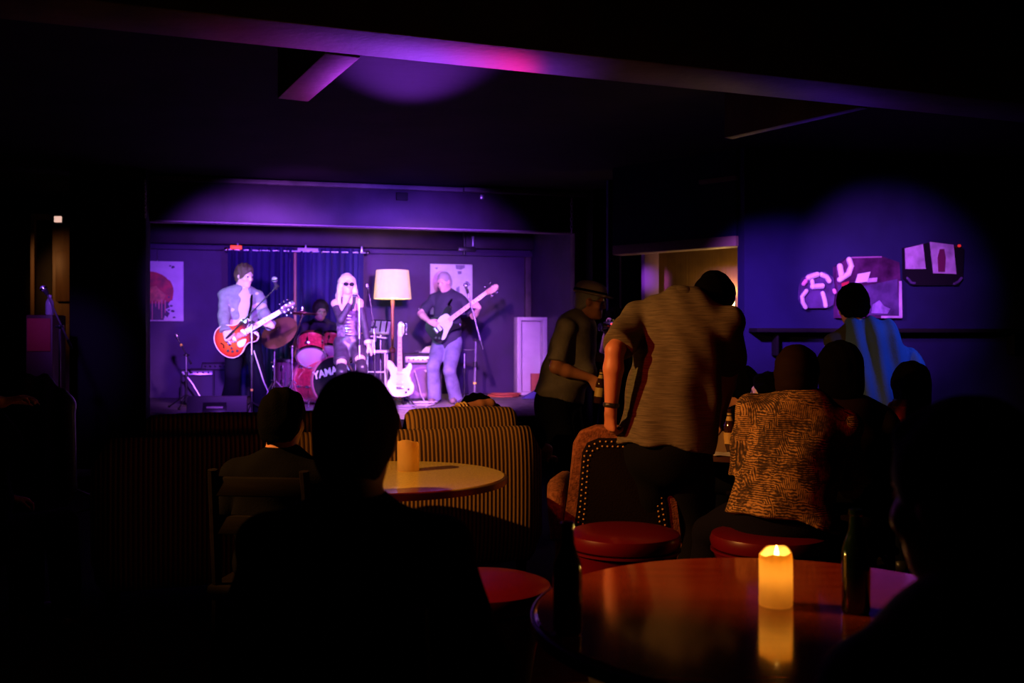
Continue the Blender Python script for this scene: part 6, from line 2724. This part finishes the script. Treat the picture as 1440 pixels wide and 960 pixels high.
# close shoulder in plaid
m_plaid = mat('dark_plaid', (.05, .03, .02), .9)
nt, b = nodes_of(m_plaid)
n1 = nt.nodes.new('ShaderNodeTexNoise')
n1.inputs['Scale'].default_value = 9
n1.inputs['Detail'].default_value = 3
nt.links.new(texco(nt, (1, 1, 1)), n1.inputs['Vector'])
nt.links.new(ramp(nt, n1.outputs['Fac'], [(.42, (.010, .010, .008)), (.54, (.05, .045, .022)), (.66, (.50, .20, .08))]), b.inputs['Base Color'])
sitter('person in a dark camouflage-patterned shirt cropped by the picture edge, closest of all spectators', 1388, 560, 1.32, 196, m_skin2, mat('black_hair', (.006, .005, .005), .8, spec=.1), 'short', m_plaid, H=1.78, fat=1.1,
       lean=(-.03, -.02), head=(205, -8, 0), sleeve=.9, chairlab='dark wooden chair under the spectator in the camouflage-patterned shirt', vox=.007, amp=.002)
# dark figure beside the patterned shirt
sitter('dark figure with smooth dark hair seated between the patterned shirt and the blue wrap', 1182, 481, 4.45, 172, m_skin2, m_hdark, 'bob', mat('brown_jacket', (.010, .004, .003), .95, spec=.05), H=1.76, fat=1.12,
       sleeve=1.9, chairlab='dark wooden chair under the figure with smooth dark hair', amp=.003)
# dark hair beyond
sitter('dark-haired person holding a glinting glass, seated low beside the blue wall', 1282, 510, 5.3, 182, m_skin2, m_hdark, 'bob', m_bcloth, H=1.68, sleeve=1.9, chairlab='dark wooden chair beside the blue wall',
       hl=dict(w=N(P(1268, 592, 5.1)), d=npv((-.2, .3, .9)), n=npv((-.3, .9, 0)), curl=.9), el=N(P(1262, 650, 5.2)))
t = thing('drinking_glass', 'small amber glass glinting in the hand of the person by the blue wall', 'glass', P(1266, 588, 5.02))
c = P(1266, 592, 5.02)
MB().lathe([(0, 0), (.030, 0), (.036, .11), (.033, .11), (.027, .012), (0, .010)], c, 20).obj('tumbler', mat('clear_glass', (.9, .85, .8), .04, trans=.8), t)
MB().lathe([(0, .012), (.026, .013), (.031, .075), (0, .076)], c, 20).obj('drink', mat('amber_drink', (.65, .25, .03), .1), t)
# profile lit violet
sitter('person with a violet-lit face in profile, looking to the stage behind the patterned shirt', 1082, 524, 5.95, 250, m_skinp, m_hdark, 'short', m_bcloth, H=1.70, head=(238, 4, 0), sleeve=1.9, chairlab='dark wooden chair under the person with the violet-lit face')
sitter('dark-haired person bowed over the bottles on the far table', 1047, 517, 6.25, 200, m_skin2, m_hdark, 'thick', m_bcloth, H=1.70, head=(230, -10, 0), sleeve=1.9, chairlab='dark wooden chair behind the beer bottles')
# edge of the picture
sitter('spectator at the picture edge below the tall loudspeaker, mostly in darkness', -42, 500, 4.2, 165, m_skin2, m_hdark, 'short', m_bcloth, H=1.72, sleeve=.9, chairlab='dark wooden chair at the picture edge below the tall loudspeaker',
       hr=dict(w=N(P(2, 566, 4.25)), d=npv((.9, .2, .25)), n=-Z, curl=.5), er=N(P(-30, 620, 4.0)))

# photographer in front of the stage corner
d = 9.3
root = N(PX(866, d, 0))
cam = N(P(858, 460, d - .22))
p = Person('photographer with dark hair holding a camera up to the face beside the stage', root, face=-52, H=1.66, skin=m_skinp, vox=.010, head=(-55, -4, 0), pelvis=N(PX(868, d, .88)), neck=N(P(868, 475, d)),
           hr=dict(w=cam + npv((-.05, -.02, -.10)), d=Z + npv((.1, -.2, 0)), n=npv((.6, -.3, 0)), curl=.8), er=N(P(846, 515, d - .2)),
           hl=dict(w=cam + npv((.09, -.08, -.08)), d=Z + npv((-.2, -.2, 0)), n=npv((-.6, -.3, 0)), curl=.8), el=N(P(880, 515, d - .3)))
p.hair(m_hdark, 'thick', 3, .005)
p.eyes(m_eye, m_lip)
p.top(m_bcloth, 1.4, g=.016, hem=.06)
p.bottoms(m_navytr, 1.0)
p.shoes(m_shoe)
Rc = rotz(math.radians(-52))
T = Matrix.Translation(V(cam)) @ Rc.to_4x4()
t = thing('camera', 'black camera with a tiny red light held by the photographer', 'camera', V(cam))
MB(T).box((0, 0, 0), (.14, .06, .10), None, .012).obj('camera_body', m_bmetal, t)
MB(T).box((0, .005, .06), (.06, .05, .03), None, .008).obj('viewfinder', m_bmetal, t)
MB(T).lathe([(0, 0), (.034, 0), (.034, .03), (.038, .035), (.038, .09), (.032, .095), (0, .088)], (0, -.03, 0), 24, (0, -1, 0)).obj('lens', m_blackgl, t)
MB(T).sphere((.05, -.032, .03), .006, 8).obj('red_light', mat('red_pilot', (.6, .02, .02)), t)

# somebody slumped against the sofa back, one bare arm along its top
c = sof(-.10, .56, .50)
pel = N(c)
nk = N(P(704, 588, 5.93))
p = Person('person in black slumped sideways on the striped sofa, bare forearm with bracelets along its back', (pel[0], pel[1], 0), face=150, H=1.66, female=True, pelvis=pel, neck=nk, syaw=140, skin=m_skin2, vox=.008,
           head=(255, -68, 0), hc=N(P(672, 584, 5.98)),
           hl=dict(w=N(P(640, 575, 5.66)), d=npv((-.9, -.05, -.12)), n=npv((0, -.2, -1)), curl=.3), el=N(P(676, 567, 5.74)),
           hr=dict(w=pel + npv((.3, .3, .1)), d=npv((.5, .6, 0)), n=-Z, curl=.5), er=pel + npv((.5, .1, .1)),
           ar=N(sof(-.02, 1.15, .085)), al=N(sof(-.25, 1.15, .085)), kr=N(sof(-.02, 1.2, .9)), kl=N(sof(-.25, 1.2, .9)))
p.hair(m_hdark, 'bob', 3, .004)
p.eyes(m_eye, m_lip)
p.top(m_bcloth, .7, g=.016, hem=.05)
p.bottoms(m_navytr, 1.0)
p.shoes(m_shoe)
dd = unit(p.wl - p.ell)
for k in range(3):
    sd = SDF()
    c0 = p.wl - dd * (.02 + .022 * k)
    sd.cone(c0 - dd * .004, c0 + dd * .004, .037, .037, .003, flat='ab')
    p.child('bracelet', sd, m_nail, .005)
# dark coat over a chair in the corner
chair('dark chair in the corner in front of the tall loudspeaker', V((-3.05, 6.6, 0)), 170)
c = V((-3.05, 6.6, 0))
sd = SDF()
for q in (-1, 1):
    sd.cone(N(c + V((q * .20, -.20, .92))), N(c + V((q * .10, -.22, .94))), .05, .05, .04)
    sd.cone(N(c + V((q * .20, -.22, .90))), N(c + V((q * .24, -.26, .40))), .055, .045, .03)
sd.cone(N(c + V((0, -.22, .93))), N(c + V((0, -.25, .35))), .19, .22, .05, sq=((0, 1, 0), .4))
sd.disp = lambda q: .010 * np.sin(q[:, 0] * 50 + q[:, 2] * 3)
tag(sdf_obj('jacket', sd, .010, mat('satin', (.05, .04, .06), .35), None, c), 'dark satin jacket draped over the chair in the corner', 'jacket')
# ------------------------------------------------------------------ light and camera
def aim(o, tgt):
    o.rotation_euler = (V(tgt) - V(o.location)).to_track_quat('-Z', 'Y').to_euler()


def spot(name, loc, tgt, power, rgb, ang, blend=.6, r=.06):
    l = bpy.data.lights.new(name, 'SPOT')
    l.energy = power
    l.color = rgb
    l.spot_size = math.radians(ang)
    l.spot_blend = blend
    l.shadow_soft_size = r
    o = bpy.data.objects.new(name, l)
    o.location = loc
    COL.objects.link(o)
    aim(o, tgt)
    return o


def point(name, loc, power, rgb, r=.03):
    l = bpy.data.lights.new(name, 'POINT')
    l.energy = power
    l.color = rgb
    l.shadow_soft_size = r
    o = bpy.data.objects.new(name, l)
    o.location = loc
    COL.objects.link(o)
    return o


VIO = (.34, .075, 1.0)
PNK = (.95, .34, 1.0)
spot('stage_wash_violet', (-2.0, 6.3, 2.15), S(1.35, 3.4, 1.50), 2000, VIO, 36, .7)
spot('stage_wash_violet', (-.3, 6.6, 2.15), S(3.2, 3.4, 1.50), 1700, VIO, 38, .8)
spot('added_header_glow', (-1.9, 7.3, 1.75), S(1.5, 0, 2.62), 420, (.44, .11, 1.0), 36, 1.0)  # added spot that puts a soft glow on the header
spot('added_ceiling_glow', (-.9, 8.6, 1.9), (-.55, 5.35, 2.92), 800, (.34, .05, 1.0), 22, 1.0)  # added spot without a fixture, for the violet patch on the ceiling
spot('stage_wash_blue', (.0, 6.7, 2.15), S(2.0, 4.0, 1.6), 900, (.12, .04, 1.0), 44, .7)
spot('stage_key_pink', (-.5, 7.2, 2.25), S(2.9, 1.9, 1.25), 1500, PNK, 36, .7)
spot('stage_side_cool', (-3.1, 7.6, 2.2), S(1.6, 1.4, 1.5), 300, (.45, .85, 1.0), 34, .6)
spot('stage_floor_light', (-1.0, 8.0, 2.3), S(2.7, .9, .55), 900, PNK, 34, .7)
spot('stage_guitar_light', (-1.4, 7.2, 2.25), S(.95, .9, 1.35), 560, PNK, 22, .7)
# floor lamp bulb
point('floor_lamp_bulb', V((PX(552, 13.2, 0).x, 13.2, zs + .255)), 36, (1, .60, .32), .02)
# added spots that imitate coloured stage light thrown back on the beams
spot('added_beam_violet', (-.9, 9.9, .75), (-.30, 4.35, 2.5), 950, (.36, .05, 1.0), 15, 1.0)
spot('added_beam_magenta', (-.5, 8.8, 1.2), (-.88, 4.5, 2.5), 260, (1.0, .03, .70), 9, 1.0)
spot('added_beam_red', (.3, 7.4, 1.75), (-.10, 4.10, 2.5), 420, (1, .0, .03), 8, 1.0)
spot('added_beam_blue', (2.4, 7.4, 1.8), (1.45, 4.9, 2.5), 10, (.16, .04, 1.0), 26, 1.0)
# blue wall
spot('wall_wash_blue', (1.1, 6.1, 2.35), (2.35, 8.35, 1.40), 620, (.42, .10, 1.0), 44, 1.0)
spot('added_wrap_fill', (3.5, 5.0, 2.4), (2.25, 6.1, 1.25), 160, (.10, .20, 1.0), 22, .8)  # added spot that turns the wrap blue
spot('artwork_light', (2.3, 5.6, 2.3), (3.15, 8.5, 1.85), 560, (.62, .17, 1.0), 34, 1.0)
spot('added_post_fill', (.35, 8.2, 2.0), (1.315, 9.5, 1.9), 110, (.50, .10, 1.0), 9, .6)  # added spot standing in for stage spill on the purple post
spot('added_photographer_fill', (-.5, 8.7, 2.1), (.95, 9.25, 1.45), 60, (.62, .22, 1.0), 22, .6)  # added spot standing in for stage spill on the photographer
spot('added_face_fill', (-.6, 8.6, 2.25), (1.52, 5.95, 1.15), 150, (.45, .12, 1.0), 8, .6)  # added narrow spot for violet stage light on the seated face
# alcove sconce
point('sconce_bulb', (1.985, 9.16, 1.79), 5, (1, .52, .14), .02)
# warm house lamp over the audience and its red companion
spot('house_lamp_warm', (-2.5, 3.2, 2.32), (1.35, 4.35, .95), 400, (1, .45, .095), 72, .35, .02)
spot('house_lamp_red', (-1.9, 2.5, 2.40), (.9, 3.6, .85), 120, (1, .035, .02), 54, .8, .05)

spot('door_glow', (-5.6, 9.7, 2.5), (-4.80, 10.95, 1.9), 22, (1, .42, .12), 50, 1.0)
spot('corner_violet', (-3.6, 6.6, 2.6), (-3.95, 8.5, 1.5), 110, (.30, .08, 1.0), 26, 1.0)
# candles
point('candle_flame_light', CA2 + V((0, -.0, .118)), 1.6, (1, .53, .13), .008)
point('added_wax_glow', CA2 + V((0, 0, .074)), .055, (1, .50, .10), .012)  # added inside the wax to imitate scattered flame light
spot('added_wedge_fill', (-2.0, 7.4, 2.1), S(.85, .15, .70), 260, VIO, 26, .9)  # added spot to brighten the wedge and the stage front

# unseen shade added to block the warm lamp's upward light
lp = V((-2.5, 3.2, 2.32))
t = thing('added_lamp_shade', 'dark metal pendant shade added outside the picture to block upward lamp light', 'lamp', lp)
MB().lathe([(.045, .12), (.05, .125), (.20, -.020), (.20, -.026), (.192, -.020), (.045, .115), (.045, .12)], lp, 32).obj('lamp_shade', m_bmetal, t)
MB().cyl(lp + V((0, 0, .11)), lp + V((0, 0, .60)), .006, n=8).obj('cord', m_bmetal, t)

w = bpy.data.worlds.new('dark_room')
SC.world = w
w.use_nodes = True
w.node_tree.nodes['Background'].inputs[0].default_value = (.0, .0, .0, 1)

cd = bpy.data.cameras.new('camera')
cam_o = bpy.data.objects.new('camera', cd)
COL.objects.link(cam_o)
cam_o.location = (0, 0, CAMZ)
cam_o.rotation_euler = (PI / 2, 0, 0)
cd.lens = 36 * FPX / 1440
cd.sensor_width = 36
cd.shift_y = -5 / 1440
cd.clip_start = .05
cd.dof.use_dof = True
cd.dof.focus_distance = 4.6
cd.dof.aperture_fstop = 3.4
SC.camera = cam_o
SC.view_settings.view_transform = 'Standard'
SC.view_settings.look = 'None'
SC.view_settings.gamma = 1
SC.view_settings.exposure = 0
SC.view_settings.use_curve_mapping = False
SC.cycles.use_denoising = True
SC.cycles.max_bounces = 6
SC.cycles.sample_clamp_indirect = 4
for o in SC.objects:
    if '_o' in o:
        del o['_o']
